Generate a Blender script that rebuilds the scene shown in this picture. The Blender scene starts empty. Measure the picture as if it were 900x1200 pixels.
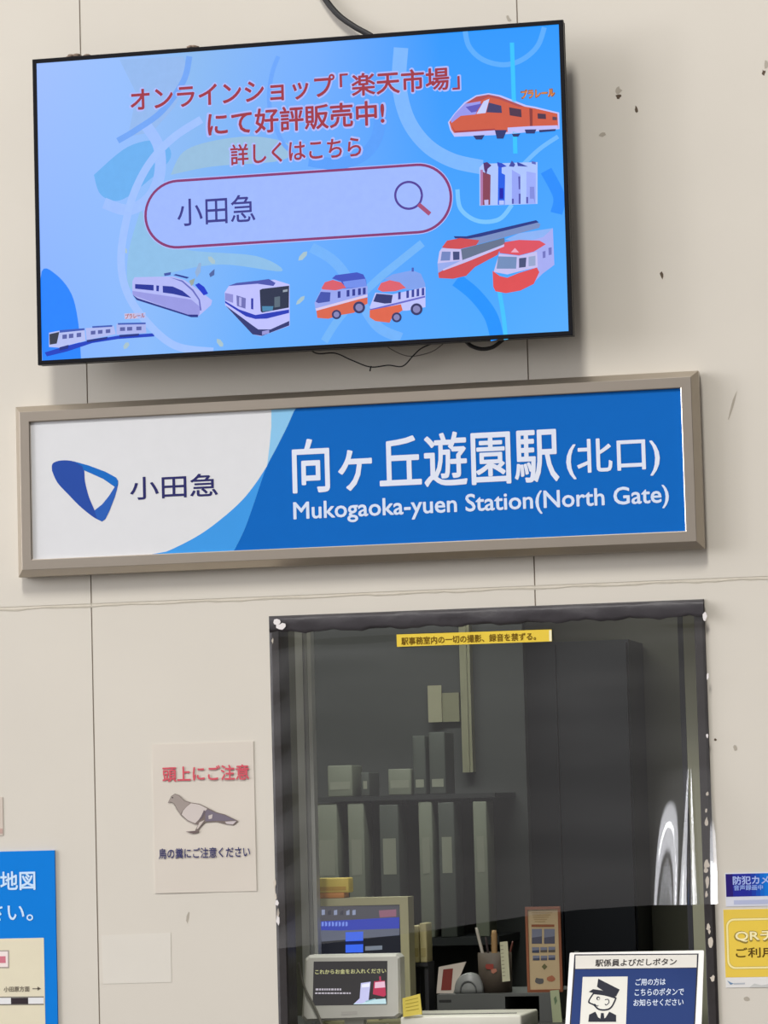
import bpy, bmesh, math, random
from mathutils import Vector, Matrix
random.seed(7)
SC = bpy.context.scene
COL = SC.collection

# ---------------------------------------------------------------- camera
F, W, H = 4000.0, 900.0, 1200.0
YAW, PIT, ROL = math.radians(-11.96), math.radians(5.0), math.radians(-1.552)
CAM = Vector((1.40480, -6.63184, 1.5))
_f = Vector((math.sin(YAW)*math.cos(PIT), math.cos(YAW)*math.cos(PIT), math.sin(PIT)))
_r0 = _f.cross(Vector((0, 0, 1))).normalized()
_u0 = _r0.cross(_f)
_c, _s = math.cos(ROL), math.sin(ROL)
CR, CU = _c*_r0 + _s*_u0, -_s*_r0 + _c*_u0
cam_d = bpy.data.cameras.new('camera')
cam_d.sensor_fit = 'VERTICAL'; cam_d.sensor_height = 36.0; cam_d.lens = F/H*36.0
cam_d.clip_start = 0.05; cam_d.clip_end = 100
cam = bpy.data.objects.new('camera', cam_d); COL.objects.link(cam)
M = Matrix((CR, CU, -_f)).transposed().to_4x4(); M.translation = CAM
cam.matrix_world = M
SC.camera = cam

# ---------------------------------------------------------------- world, lights, exposure
wd = bpy.data.worlds.new('world'); SC.world = wd; wd.use_nodes = True
nt = wd.node_tree; bg = nt.nodes['Background']
tc = nt.nodes.new('ShaderNodeTexCoord'); sx = nt.nodes.new('ShaderNodeSeparateXYZ'); rp = nt.nodes.new('ShaderNodeValToRGB')
nt.links.new(tc.outputs['Generated'], sx.inputs[0]); nt.links.new(sx.outputs['Z'], rp.inputs[0]); nt.links.new(rp.outputs[0], bg.inputs[0])
rp.color_ramp.elements[0].position = 0.0; rp.color_ramp.elements[0].color = (0.34, 0.325, 0.325, 1)
rp.color_ramp.elements[1].position = 0.6; rp.color_ramp.elements[1].color = (0.64, 0.62, 0.635, 1)
bg.inputs[1].default_value = 1.15
# brighter, cooler patch added to the world at left, mirrored in the sheet's fold
dp = nt.nodes.new('ShaderNodeVectorMath'); dp.operation = 'DOT_PRODUCT'; dp.inputs[1].default_value = Vector((-0.885, -0.403, 0.235)).normalized()
pm = nt.nodes.new('ShaderNodeMapRange'); pm.interpolation_type = 'SMOOTHSTEP'; pm.inputs['From Min'].default_value = 0.92; pm.inputs['From Max'].default_value = 0.97
ad = nt.nodes.new('ShaderNodeMix'); ad.data_type = 'RGBA'; ad.inputs['B'].default_value = (6.0, 6.0, 6.3, 1)
nt.links.new(tc.outputs['Generated'], dp.inputs[0]); nt.links.new(dp.outputs['Value'], pm.inputs['Value']); nt.links.new(pm.outputs[0], ad.inputs['Factor']); az = nt.nodes.new('ShaderNodeMapRange'); az.inputs['From Min'].default_value = -0.4; az.inputs['From Max'].default_value = 0.7; az.inputs['To Min'].default_value = 1.3; az.inputs['To Max'].default_value = 0.14
ml = nt.nodes.new('ShaderNodeVectorMath'); ml.operation = 'SCALE'                      # world dimmed towards the right so the sign's right bevel reflects dark
nt.links.new(sx.outputs['X'], az.inputs['Value']); nt.links.new(rp.outputs[0], ml.inputs[0]); nt.links.new(az.outputs[0], ml.inputs['Scale']); nt.links.new(ml.outputs[0], ad.inputs['A']); nt.links.new(ad.outputs['Result'], bg.inputs[0])
def area(name, loc, tgt, sx_, sy_, power, col):
    l = bpy.data.lights.new(name, 'AREA'); l.shape = 'RECTANGLE'; l.size = sx_; l.size_y = sy_; l.energy = power; l.color = col
    o = bpy.data.objects.new(name, l); COL.objects.link(o); o.location = loc
    o.rotation_euler = (Vector(tgt)-Vector(loc)).to_track_quat('-Z', 'Y').to_euler()
    return o
area('concourse_light', (-0.3, -9.0, 12.4), (0, 0, 1.6), 1.7, 2.9, 1210, (1.0, 0.975, 0.93))
area('entrance_daylight', (-6.0, -3.0, 2.9), (0, 0, 2.2), 0.5, 1.7, 60, (0.97, 0.97, 1.0))
area('office_fill', (-0.3, 1.0, 2.62), (-0.3, 1.25, 0), 1.2, 0.15, 19.0, (0.95, 1.0, 0.9))  # unseen ceiling fill, added to lift the dim office
SC.view_settings.view_transform = 'Standard'; SC.view_settings.look = 'None'
SC.view_settings.exposure = 0.0; SC.view_settings.gamma = 1.0; SC.view_settings.use_curve_mapping = False

# ---------------------------------------------------------------- helpers
class Plane:
    """a flat surface in the place: origin, right axis, up axis; front normal = U x V"""
    def __init__(s, O, U=(1, 0, 0), V=(0, 0, 1)):
        s.O, s.U, s.V = Vector(O), Vector(U).normalized(), Vector(V).normalized(); s.N = s.U.cross(s.V)
    def uv(s, px, py):
        d = _f + CR*((px-W/2)/F) - CU*((py-H/2)/F)
        t = (s.O-CAM).dot(s.N)/d.dot(s.N); q = CAM+d*t-s.O
        return q.dot(s.U), q.dot(s.V)
    def pt(s, u, v, lift=0.0): return s.O+s.U*u+s.V*v+s.N*lift
    def px(s, px, py, lift=0.0): return s.pt(*s.uv(px, py), lift)
def P(px, py, y=0.0): return Plane((0, y, 0)).px(px, py)
def Z(ox, oy, k, pts): return [(ox+a/k, oy+b/k) for a, b in pts]
def lin(c): return tuple(((x/255)/12.92 if x/255 <= 0.04045 else ((x/255+0.055)/1.055)**2.4) for x in c)

_mats = {}
def mat(name, rgb, rough=0.6, metal=0.0, var=0.06, scale=14.0, bump=0.0, spec=0.4, raw=False):
    """painted / printed / metal surface with a little procedural unevenness; rgb is the 0-255 surface colour"""
    if name in _mats: return _mats[name]
    m = bpy.data.materials.new(name); m.use_nodes = True; t = m.node_tree; b = t.nodes['Principled BSDF']
    c = lin(rgb)
    co = t.nodes.new('ShaderNodeTexCoord'); n = t.nodes.new('ShaderNodeTexNoise'); n.inputs['Scale'].default_value = scale; n.inputs['Detail'].default_value = 4
    mx = t.nodes.new('ShaderNodeMix'); mx.data_type = 'RGBA'
    mx.inputs['A'].default_value = (*[x*(1-var) for x in c], 1); mx.inputs['B'].default_value = (*[min(1, x*(1+var)) for x in c], 1)
    t.links.new(co.outputs['Object'], n.inputs['Vector']); t.links.new(n.outputs['Fac'], mx.inputs['Factor']); t.links.new(mx.outputs['Result'], b.inputs['Base Color'])
    b.inputs['Roughness'].default_value = rough; b.inputs['Metallic'].default_value = metal; b.inputs['Specular IOR Level'].default_value = spec
    if bump:
        bp = t.nodes.new('ShaderNodeBump'); bp.inputs['Strength'].default_value = bump; bp.inputs['Distance'].default_value = 0.004
        t.links.new(n.outputs['Fac'], bp.inputs['Height']); t.links.new(bp.outputs['Normal'], b.inputs['Normal'])
    _mats[name] = m; return m
def D(*rgb): return mat('print_%d_%d_%d' % rgb, tuple(x*0.98 for x in rgb), 0.6, var=0.03, scale=30, spec=0.12)
def E(*rgb, k=1.0):
    """colour of a lit display"""
    nm = 'lit_%d_%d_%d_%d' % (*rgb, int(k*100))
    if nm in _mats: return _mats[nm]
    m = bpy.data.materials.new(nm); m.use_nodes = True; t = m.node_tree; b = t.nodes['Principled BSDF']
    b.inputs['Base Color'].default_value = (0.01, 0.01, 0.012, 1); b.inputs['Roughness'].default_value = 0.5; b.inputs['Specular IOR Level'].default_value = 0.15
    co = t.nodes.new('ShaderNodeTexCoord'); n = t.nodes.new('ShaderNodeTexNoise'); n.inputs['Scale'].default_value = 60
    mx = t.nodes.new('ShaderNodeMix'); mx.data_type = 'RGBA'; c = lin(rgb)
    mx.inputs['A'].default_value = (*[x*0.95 for x in c], 1); mx.inputs['B'].default_value = (*[x*1.05 for x in c], 1)
    t.links.new(co.outputs['Object'], n.inputs['Vector']); t.links.new(n.outputs['Fac'], mx.inputs['Factor']); t.links.new(mx.outputs['Result'], b.inputs['Emission Color'])
    b.inputs['Emission Strength'].default_value = k
    _mats[nm] = m; return m

class MB:
    def __init__(s): s.v, s.f, s.m, s.mats, s.sm = [], [], [], [], []
    def mi(s, m):
        if m not in s.mats: s.mats.append(m)
        return s.mats.index(m)
    def add(s, verts, faces, m, smooth=False):
        o = len(s.v); s.v += [Vector(p) for p in verts]; k = s.mi(m)
        for f in faces: s.f.append([o+i for i in f]); s.m.append(k); s.sm.append(smooth)
    def box(s, x0, x1, y0, y1, z0, z1, m):
        s.add([(x, y, z) for z in (z0, z1) for y in (y0, y1) for x in (x0, x1)],
              [(0, 2, 3, 1), (4, 5, 7, 6), (0, 1, 5, 4), (2, 6, 7, 3), (0, 4, 6, 2), (1, 3, 7, 5)], m)
    def bbox(s, x0, x1, y0, y1, z0, z1, m, r=0.004, seg=2):
        """box with rounded edges"""
        bm = bmesh.new(); bmesh.ops.create_cube(bm, size=1.0)
        for v in bm.verts: v.co = Vector(((x0+x1)/2+v.co.x*(x1-x0), (y0+y1)/2+v.co.y*(y1-y0), (z0+z1)/2+v.co.z*(z1-z0)))
        bmesh.ops.bevel(bm, geom=bm.edges[:], offset=min(r, 0.45*min(x1-x0, y1-y0, z1-z0)), segments=seg, profile=0.5, affect='EDGES')
        bm.verts.index_update()
        s.add([v.co.copy() for v in bm.verts], [[v.index for v in f.verts] for f in bm.faces], m, True); bm.free()
    def prism(s, pl, pts, back, front, m, uv=False):
        """outline on a plane, given thickness from back to front lift"""
        q = [p if uv else pl.uv(*p) for p in pts]
        if sum(q[i][0]*q[(i+1) % len(q)][1]-q[(i+1) % len(q)][0]*q[i][1] for i in range(len(q))) < 0: q = q[::-1]
        n = len(q)
        s.add([pl.pt(u, v, back) for u, v in q]+[pl.pt(u, v, front) for u, v in q],
              [list(range(n))[::-1], list(range(n, 2*n))]+[(i, (i+1) % n, n+(i+1) % n, n+i) for i in range(n)], m)
    def poly(s, pl, pts, lift, m, uv=False):
        q = [p if uv else pl.uv(*p) for p in pts]
        if sum(q[i][0]*q[(i+1) % len(q)][1]-q[(i+1) % len(q)][0]*q[i][1] for i in range(len(q))) < 0: q = q[::-1]
        s.add([pl.pt(u, v, lift) for u, v in q], [list(range(len(q)))], m)
    def band(s, pl, pts, w, lift, m, taper=0.0):
        """a curved stroke of width w (photo px) along pts"""
        c = smooth(pts, 8); L, R = [], []
        for i, p in enumerate(c):
            a, b = c[max(0, i-1)], c[min(len(c)-1, i+1)]; dx, dy = b[0]-a[0], b[1]-a[1]; l = math.hypot(dx, dy) or 1
            ww = w*(1-taper*abs(2*i/(len(c)-1)-1))/2
            L.append((p[0]-dy/l*ww, p[1]+dx/l*ww)); R.append((p[0]+dy/l*ww, p[1]-dx/l*ww))
        n = len(c); s.add([pl.px(*q, lift) for q in L]+[pl.px(*q, lift) for q in R], [(i, i+1, n+i+1, n+i) for i in range(n-1)], m)
    def disc(s, pl, cx, cy, r, lift, m, n=20): s.poly(pl, [(cx+r*math.cos(i*2*math.pi/n), cy+r*math.sin(i*2*math.pi/n)) for i in range(n)], lift, m)
    def ring(s, pl, cx, cy, r, w, lift, m, n=40):
        s.band(pl, [(cx+r*math.cos(i*2*math.pi/12), cy+r*math.sin(i*2*math.pi/12)) for i in range(13)], w, lift, m)
    def tube(s, pts, r, m, n=8, rs=None):
        pts = [Vector(p) for p in pts]; rings = []
        for i, p in enumerate(pts):
            d = (pts[min(len(pts)-1, i+1)]-pts[max(0, i-1)]).normalized()
            a = d.orthogonal().normalized() if i == 0 else (a_-d*a_.dot(d)).normalized()
            a_ = a; b = d.cross(a); rr = rs[i] if rs else r
            rings.append([p+(a*math.cos(k*2*math.pi/n)+b*math.sin(k*2*math.pi/n))*rr for k in range(n)])
        o = [q for g in rings for q in g]; f = []
        for i in range(len(pts)-1):
            for k in range(n): f.append((i*n+k, i*n+(k+1) % n, (i+1)*n+(k+1) % n, (i+1)*n+k))
        f.append(list(range(n))[::-1]); f.append([len(o)-n+k for k in range(n)])
        s.add(o, f, m, True)
    def lathe(s, c, prof, m, n=24):
        o, f = [], []
        for r, z in prof: o += [(c[0]+r*math.cos(k*2*math.pi/n), c[1]+r*math.sin(k*2*math.pi/n), z) for k in range(n)]
        for i in range(len(prof)-1):
            for k in range(n): f.append((i*n+k, i*n+(k+1) % n, (i+1)*n+(k+1) % n, (i+1)*n+k))
        s.add(o, f, m, True)
    def sweep(s, x0, x1, z0, z1, prof, m):
        """mitred rectangular frame; prof = (inset, y) going from outside to inside"""
        o, f = [], []
        for i, y in prof: o += [(x0+i, y, z0+i), (x1-i, y, z0+i), (x1-i, y, z1-i), (x0+i, y, z1-i)]
        for j in range(len(prof)-1):
            for k in range(4): f.append((j*4+k, j*4+(k+1) % 4, (j+1)*4+(k+1) % 4, (j+1)*4+k))
        s.add(o, f, m)
    def text(s, body, pl, l, r, h, lift, m, bold=0.0, space=1.0):
        """lettering whose ink runs from photo point l (left middle) to r (right middle), h tall"""
        cu = bpy.data.curves.new('lettering', 'FONT'); cu.body = body; cu.size = 1; cu.space_character = space; cu.resolution_u = 3
        ob = bpy.data.objects.new('lettering', cu); COL.objects.link(ob)
        me = bpy.data.meshes.new_from_object(ob.evaluated_get(bpy.context.evaluated_depsgraph_get()))
        bpy.data.objects.remove(ob); bpy.data.curves.remove(cu)
        xs = [v.co.x for v in me.vertices]; ys = [v.co.y for v in me.vertices]
        ax, bx, ay, by = min(xs), max(xs), min(ys), max(ys)
        (u0, v0), (u1, v1) = pl.uv(*l), pl.uv(*r)
        hh = pl.uv(l[0], l[1]-h/2)[1]-pl.uv(l[0], l[1]+h/2)[1]; vm = (v0+v1)/2
        vs = [pl.pt(u0+(v.co.x-ax)/(bx-ax)*(u1-u0), vm-hh/2+(v.co.y-ay)/(by-ay)*hh, lift) for v in me.vertices]
        fc = [list(p.vertices) for p in me.polygons]; bpy.data.meshes.remove(me)
        rad = bold*hh
        for k in range(9 if bold else 1):                       # heavier strokes: the outline widened all round
            d = pl.U*(rad*math.cos(k*math.pi/4))+pl.V*(rad*math.sin(k*math.pi/4)) if k else Vector((0, 0, 0))
            s.add([v+d+pl.N*(2e-5*k) for v in vs], fc, m)
def smooth(p, k):
    o = []
    for i in range(len(p)-1):
        a, b, c, d = p[max(0, i-1)], p[i], p[i+1], p[min(len(p)-1, i+2)]
        for j in range(k):
            t = j/k
            o.append(tuple(0.5*(2*b[q]+(c[q]-a[q])*t+(2*a[q]-5*b[q]+4*c[q]-d[q])*t*t+(3*b[q]-a[q]-3*c[q]+d[q])*t**3) for q in range(len(b))))
    o.append(tuple(p[-1])); return o

ORG = {}
def link(o, w, parent):
    COL.objects.link(o); ORG[o.name] = Vector(w)
    if parent: o.parent = parent; o.location = Vector(w)-ORG[parent.name]
    else: o.location = w
    return o
def part(name, mb, parent=None, label=None, base=False, kind=None):
    """link one mesh; its origin at its middle (base: middle of its underside)"""
    lo = [min(v[i] for v in mb.v) for i in range(3)]; hi = [max(v[i] for v in mb.v) for i in range(3)]
    c = Vector([(lo[i]+hi[i])/2 for i in range(3)])
    if base: c.z = lo[2]
    me = bpy.data.meshes.new(name); me.from_pydata([v-c for v in mb.v], [], mb.f)
    for m in mb.mats: me.materials.append(m)
    me.polygons.foreach_set('material_index', mb.m); me.polygons.foreach_set('use_smooth', mb.sm); me.update()
    o = link(bpy.data.objects.new(name, me), c, parent)
    if label: o['label'] = label
    if kind: o['kind'] = kind
    return o
def thing(name, label, cat, loc, group=None):
    o = link(bpy.data.objects.new(name, None), loc, None); o.empty_display_size = 0.05
    return tag(o, label, cat, group)
def tag(o, label, cat, group=None):
    o['label'] = label; o['category'] = cat
    if group: o['group'] = group
    return o
def struct(name, mb, parent=None): return part(name, mb, parent, kind=None if parent else 'structure')
def one(name, mb, label, cat, group=None): return tag(part(name, mb, None, base=True), label, cat, group)

# ================================================================= SETTING
WX0, WX1, WZ0, WZ1 = -0.2405, 0.6332, 1.0, 1.894          # the window opening
SX1, SX2, SZ = -0.6111, 0.2997, 1.9330                     # panel joints
m_wall = mat('cream_wall_paint', (205, 199, 187), 0.62, var=0.035, scale=5.0, bump=0.10)
m_joint = mat('dark_joint', (138, 128, 116), 0.9, scale=40)
m_bead = mat('old_sealant', (190, 183, 168), 0.8, var=0.12, scale=60, bump=0.3)
TH = 0.10
w = MB(); g = 0.0013
def slab(x0, x1, z0, z1): w.box(x0, x1, 0, TH, z0, z1, m_wall)
for (a, b) in ((-3.4, SX1-g), (SX2+0.9108+g, 3.6)):
    slab(a, b, 0, SZ-g); slab(a, b, SZ+g, 4.6)
for (a, b) in ((SX1+g, SX2-g), (SX2+g, SX2+0.9108-g)): slab(a, b, SZ+g, 4.6)
slab(SX1+g, WX0, 0, SZ-g); slab(WX0, SX2-g, WZ1, SZ-g); slab(WX0, SX2-g, 0, WZ0)
slab(SX2+g, WX1, WZ1, SZ-g); slab(SX2+g, WX1, 0, WZ0); slab(WX1, SX2+0.9108-g, 0, SZ-g)
for x in (SX1, SX2, SX2+0.9108):                            # joint filler, set back in the gaps
    if x == SX2: w.box(x-g, x+g, 0.0022, 0.09, 0, WZ0, m_joint); w.box(x-g, x+g, 0.0022, 0.09, WZ1, 4.6, m_joint)
    else: w.box(x-g, x+g, 0.0022, 0.09, 0, 4.6, m_joint)
w.box(-3.4, 3.6, 0.0006, 0.09, SZ-g, SZ+g, m_bead)
wall = struct('wall_front', w)
b = MB(); n = 150; vs, fs = [], []                          # uneven sealant bead along the level joint
for i in range(n+1):
    x = -1.2+i*2.6/n; t = 0.0022+0.0018*random.random(); o_ = 0.0010*math.sin(i*0.7)+random.uniform(-.0006, .0006)
    vs += [(x, -0.0002, SZ-0.0035+o_-t), (x, -0.0009, SZ-0.0035+o_), (x, -0.0002, SZ-0.0035+o_+t*0.6)]
for i in range(n):
    k = 3*i; fs += [(k, k+3, k+4, k+1), (k+1, k+4, k+5, k+2)]
b.add(vs, fs, m_bead); struct('sealant_bead', b, wall)
WALL = Plane((0, 0, 0))
m_chip = mat('bare_chip', (88, 74, 60), 0.9, scale=90); m_smudge = mat('faint_scuff', (168, 160, 146), 0.8, scale=90)
def blob(c, rx, ry, n=9, j=0.35, rot=0.0):
    o = []
    for i in range(n):
        a = i*2*math.pi/n; r = 1+random.uniform(-j, j); x, y = rx*r*math.cos(a), ry*r*math.sin(a)
        o.append((c[0]+x*math.cos(rot)-y*math.sin(rot), c[1]+x*math.sin(rot)+y*math.cos(rot)))
    return o
for (c, rx, ry, m_, rt) in (((724.8, 113), 3.0, 2.4, m_chip, 0), ((724.5, 106), 4.0, 4.5, m_smudge, 0), ((745.8, 129), 1.8, 4.2, m_chip, -.3), ((705.5, 158), 3.5, 3.2, m_smudge, 0),
        ((775.5, 322), 1.7, 5.0, m_chip, -.35), ((895, 85), 2.2, 3.0, m_chip, 0), ((898, 75), 3.0, 5.0, m_smudge, 0), ((858, 477), 1.6, 20, m_smudge, .28), ((220, 1076), 1.6, 8, m_smudge, .1),
        ((596, 22), 2.0, 4.0, m_smudge, -.6), ((875, 1170), 4.0, 3.0, m_smudge, 0), ((838.5, 867), 1.4, 1.8, m_chip, 0), ((862, 877), 2.4, 3.5, m_smudge, 0), ((147, 620), 2, 2, m_smudge, 0)):
    q = MB(); q.poly(WALL, blob(c, rx, ry, rot=rt), 0.0003, m_); struct('wall_scuff', q, wall)
q = MB(); q.prism(WALL, [(119, 1096), (200, 1093), (201, 1151), (121, 1153)], 0, 0.0006, mat('fresh_paint', (209, 204, 193), 0.55, var=0.03)); struct('repainted_patch', q, wall)

# office behind the window
m_in = mat('office_wall', (118, 116, 104), 0.8, scale=4)
m_dark = mat('office_dark', (46, 46, 50), 0.8)
RX0, RX1, RY, RZ = -1.9, 1.7, 2.6, 2.7
for nm, bx, mm in (('floor', (RX0, RX1, TH, RY, -0.05, 0), m_dark), ('ceiling', (RX0, RX1, TH, RY, RZ, RZ+0.05), m_in),
                   ('wall_back', (RX0, RX1, RY, RY+0.06, 0, RZ), m_in), ('wall_left', (RX0-0.06, RX0, TH, RY, 0, RZ), m_in), ('wall_right', (RX1, RX1+0.06, TH, RY, 0, RZ), m_in)):
    q = MB(); q.box(*bx, mm); struct(nm, q)
q = MB(); q.box(-4.5, 4.5, -9, 0, -0.06, 0, mat('concourse_paving', (98, 93, 87), 0.7, scale=3)); struct('ground', q)

# window: black aluminium frame, flush with the wall face
m_black = mat('black_frame', (44, 40, 40), 0.5, var=0.25, scale=50, bump=0.3)
m_flake = mat('bare_flake', (200, 190, 175), 0.7, scale=80)
m_alu = mat('silver_aluminium', (186, 188, 186), 0.4, metal=0.15)
q = MB(); q.sweep(WX0, WX1, WZ0, WZ1, [(0, 0.02), (0, -0.004), (0.005, -0.006), (0.019, -0.006), (0.021, 0.0), (0.021, 0.07), (0.0, 0.07)], m_black)
win = struct('window_1', q)
q = MB()
FR = Plane((0, -0.006, 0))
for c, rx, ry in (((827.5, 950), 1.6, 3), ((828, 963), 2, 4.5), ((828.5, 1013), 3, 5), ((827.5, 1020), 2.5, 2.5), ((829, 1035), 2.2, 8), ((828, 1048), 1.5, 4), ((830, 1087), 2.2, 4), ((833, 1103), 3.0, 7), ((831, 1092), 1.6, 3), ((835, 1147), 2.6, 3.5), ((829, 930), 2, 2),
                 ((322, 1036), 1.5, 5), ((323, 1050), 1.4, 4), ((319.5, 751), 1, 3), ((326, 1070), 1.2, 6)):
    q.poly(FR, blob(c, rx, ry), 0.0004, m_flake)
struct('flaked_paint', q, win)
q = MB()
for x0, x1, y in ((349, 357.5, 0.235), (358.5, 362.5, 0.245), (363, 367.5, 0.238)):
    a, b_ = P(x0, 900, y).x, P(x1, 900, y).x; q.box(a, b_, y, 0.268, 1.055, 2.70, m_alu)
struct('trim_5', q)
m_olive = mat('olive_post', (134, 134, 112), 0.7, scale=6)
q = MB(); a, b_ = P(799, 900, 0.22).x, P(827, 900, 0.22).x
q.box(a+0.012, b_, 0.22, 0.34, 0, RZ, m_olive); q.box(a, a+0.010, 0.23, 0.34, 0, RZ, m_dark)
struct('trim_1', q)
q = MB(); q.box(-1.0, 1.3, TH, 0.75, 1.02, 1.055, mat('counter_top', (70, 70, 68), 0.5)); q.box(-1.0, 1.3, 0.45, 0.5, 0, 1.02, m_dark)
struct('trim_2', q)

# ================================================================= TELEVISION
TY = -0.10
TX0, TX1, TZ0, TZ1 = -0.6835, 0.4070, 2.4130, 3.0385
tv = thing('television', 'wide flat television showing a blue shopping advert, mounted above the station sign', 'television', ((TX0+TX1)/2, 0, TZ0))
m_bez = mat('black_gloss_bezel', (9, 9, 16), 0.4, scale=30, spec=0.2)
m_tvb = mat('black_tv_back', (20, 20, 22), 0.6)
q = MB(); q.sweep(TX0, TX1, TZ0, TZ1, [(0, TY+0.012), (0, TY+0.001), (0.001, TY), (0.0085, TY), (0.0088, TY+0.0025)], m_bez); q.box(TX0+.001, TX1-.001, TY+0.010, TY+0.030, TZ0+.001, TZ1-.001, m_tvb)
part('bezel', q, tv)
q = MB(); q.bbox(TX0+0.12, TX1-0.12, TY+0.030, TY+0.062, TZ0+0.05, TZ1-0.12, m_tvb, 0.012); part('rear_housing', q, tv)
q = MB(); cx = (TX0+TX1)/2
q.box(cx-0.25, cx+0.25, -0.012, 0, TZ0+0.2, TZ0+0.42, m_tvb); q.box(cx-0.2, cx-0.16, -0.04, -0.012, TZ0+0.16, TZ0+0.46, m_tvb); q.box(cx+0.16, cx+0.2, -0.04, -0.012, TZ0+0.16, TZ0+0.46, m_tvb)
part('wall_bracket', q, tv)

TV = Plane((0, TY+0.002, 0))
# display picture: a left-to-right, top-to-bottom blue gradient shown by the panel itself
ms = bpy.data.materials.new('display_backdrop'); ms.use_nodes = True; t = ms.node_tree; pb = t.nodes['Principled BSDF']
pb.inputs['Base Color'].default_value = (0.01, 0.01, 0.012, 1); pb.inputs['Roughness'].default_value = 0.4; pb.inputs['Specular IOR Level'].default_value = 0.2
co = t.nodes.new('ShaderNodeTexCoord'); sp = t.nodes.new('ShaderNodeSeparateXYZ'); t.links.new(co.outputs['Generated'], sp.inputs[0])
def ramp(stops):
    r = t.nodes.new('ShaderNodeValToRGB'); e = r.color_ramp.elements
    while len(e) < len(stops): e.new(0.5)
    for k, (p_, c_) in enumerate(stops): e[k].position = p_; e[k].color = (*lin(c_), 1)
    t.links.new(sp.outputs['X'], r.inputs[0]); return r
r1 = ramp([(0, (158, 190, 255)), (0.16, (150, 190, 253)), (0.3, (138, 185, 240)), (0.55, (112, 172, 255)), (0.78, (35, 150, 255)), (1, (28, 150, 255))])
r2 = ramp([(0, (128, 175, 255)), (0.2, (135, 185, 250)), (0.42, (98, 172, 252)), (0.65, (85, 165, 255)), (0.85, (72, 168, 255)), (1, (82, 172, 255))])
mx = t.nodes.new('ShaderNodeMix'); mx.data_type = 'RGBA'
t.links.new(sp.outputs['Z'], mx.inputs['Factor']); t.links.new(r2.outputs[0], mx.inputs['A']); t.links.new(r1.outputs[0], mx.inputs['B'])
t.links.new(mx.outputs['Result'], pb.inputs['Emission Color']); pb.inputs['Emission Strength'].default_value = 1.0
q = MB(); q.add([(TX0+.0087, TY+.002, TZ0+.0087), (TX1-.0087, TY+.002, TZ0+.0087), (TX1-.0087, TY+.002, TZ1-.0087), (TX0+.0087, TY+.002, TZ1-.0087)], [(0, 1, 2, 3)], ms)
screen = part('screen', q, tv)
L1, L2, L3, L4, L5 = 0.0002, 0.0004, 0.0006, 0.0008, 0.0010
# swirls behind the advert
def swirl(draw):
    q_ = MB(); draw(q_); part('swirl', q_, screen)
swirl(lambda q: q.poly(TV, [(140, 70), (215, 66), (222, 90), (205, 125), (178, 155), (150, 160), (160, 110)], L1, E(146, 184, 238)))
swirl(lambda q: q.poly(TV, smooth([(200, 205), (215, 178), (250, 165), (300, 160), (340, 170), (330, 188), (250, 195), (200, 205)], 6), L1, E(150, 190, 222)))
swirl(lambda q: q.poly(TV, smooth([(165, 245), (150, 300), (155, 340), (200, 320), (260, 310), (330, 318), (300, 300), (215, 292), (180, 270), (165, 245)], 6), L1, E(140, 190, 232)))
swirl(lambda q: q.poly(TV, smooth([(110, 205), (150, 172), (188, 165), (200, 185), (170, 215), (140, 235), (118, 228), (110, 205)], 6), L1, E(105, 175, 240)))
swirl(lambda q: q.poly(TV, smooth([(50, 424), (48, 372), (49, 318), (66, 322), (84, 345), (92, 380), (95, 422)], 5), L1, E(25, 130, 255)))
swirl(lambda q: q.band(TV, [(222, 66), (215, 95), (190, 130), (160, 152), (138, 165)], 7, L2, E(112, 165, 245)))
swirl(lambda q: q.band(TV, [(172, 148), (186, 172), (187, 205), (175, 232), (150, 246), (122, 238)], 13, L2, E(156, 190, 255)))
swirl(lambda q: q.band(TV, [(236, 140), (205, 160), (180, 185), (162, 215), (150, 250), (142, 300), (148, 340), (170, 375), (205, 405), (250, 412)], 9, L3, E(158, 192, 255)))
swirl(lambda q: q.band(TV, [(470, 56), (468, 100), (478, 140), (500, 170), (530, 188), (565, 196)], 17, L2, E(122, 182, 255)))
swirl(lambda q: q.band(TV, [(545, 36), (550, 55), (566, 70), (590, 76), (612, 70), (630, 54), (638, 32)], 6, L2, E(88, 172, 255)))
swirl(lambda q: q.band(TV, [(326, 66), (318, 90), (316, 125), (330, 165), (345, 180)], 5, L2, E(105, 165, 250)))
swirl(lambda q: q.band(TV, [(446, 125), (442, 160), (425, 182), (395, 192), (362, 188)], 14, L2, E(86, 158, 250)))
swirl(lambda q: q.band(TV, [(536, 222), (540, 245), (560, 259), (585, 257), (600, 240)], 5, L2, E(120, 195, 255)))
swirl(lambda q: q.band(TV, [(535, 328), (556, 345), (575, 370), (583, 398)], 16, L2, E(18, 145, 255)))
swirl(lambda q: q.band(TV, [(654, 160), (632, 175), (610, 196)], 5, L2, E(110, 185, 255)))
swirl(lambda q: q.band(TV, [(600, 50), (602, 110), (604, 180)], 5, L3, E(48, 195, 255)))
swirl(lambda q: q.band(TV, [(585, 340), (590, 370), (593, 398)], 5, L3, E(62, 195, 255)))
swirl(lambda q: q.band(TV, [(365, 290), (390, 305), (410, 330), (440, 380), (470, 396)], 12, L1, E(112, 178, 250)))
swirl(lambda q: q.band(TV, [(495, 285), (470, 305), (440, 330), (400, 370), (380, 400)], 9, L1, E(112, 180, 248)))
swirl(lambda q: q.band(TV, [(640, 200), (655, 230), (652, 250)], 14, L2, E(30, 140, 255)))
def confetti(*pts):
    for c, rx, ry, rot in pts:
        q_ = MB(); q_.poly(TV, blob(c, rx, ry, 6, .1, rot), L2, E(168, 195, 205)); part('confetti', q_, screen)
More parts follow.
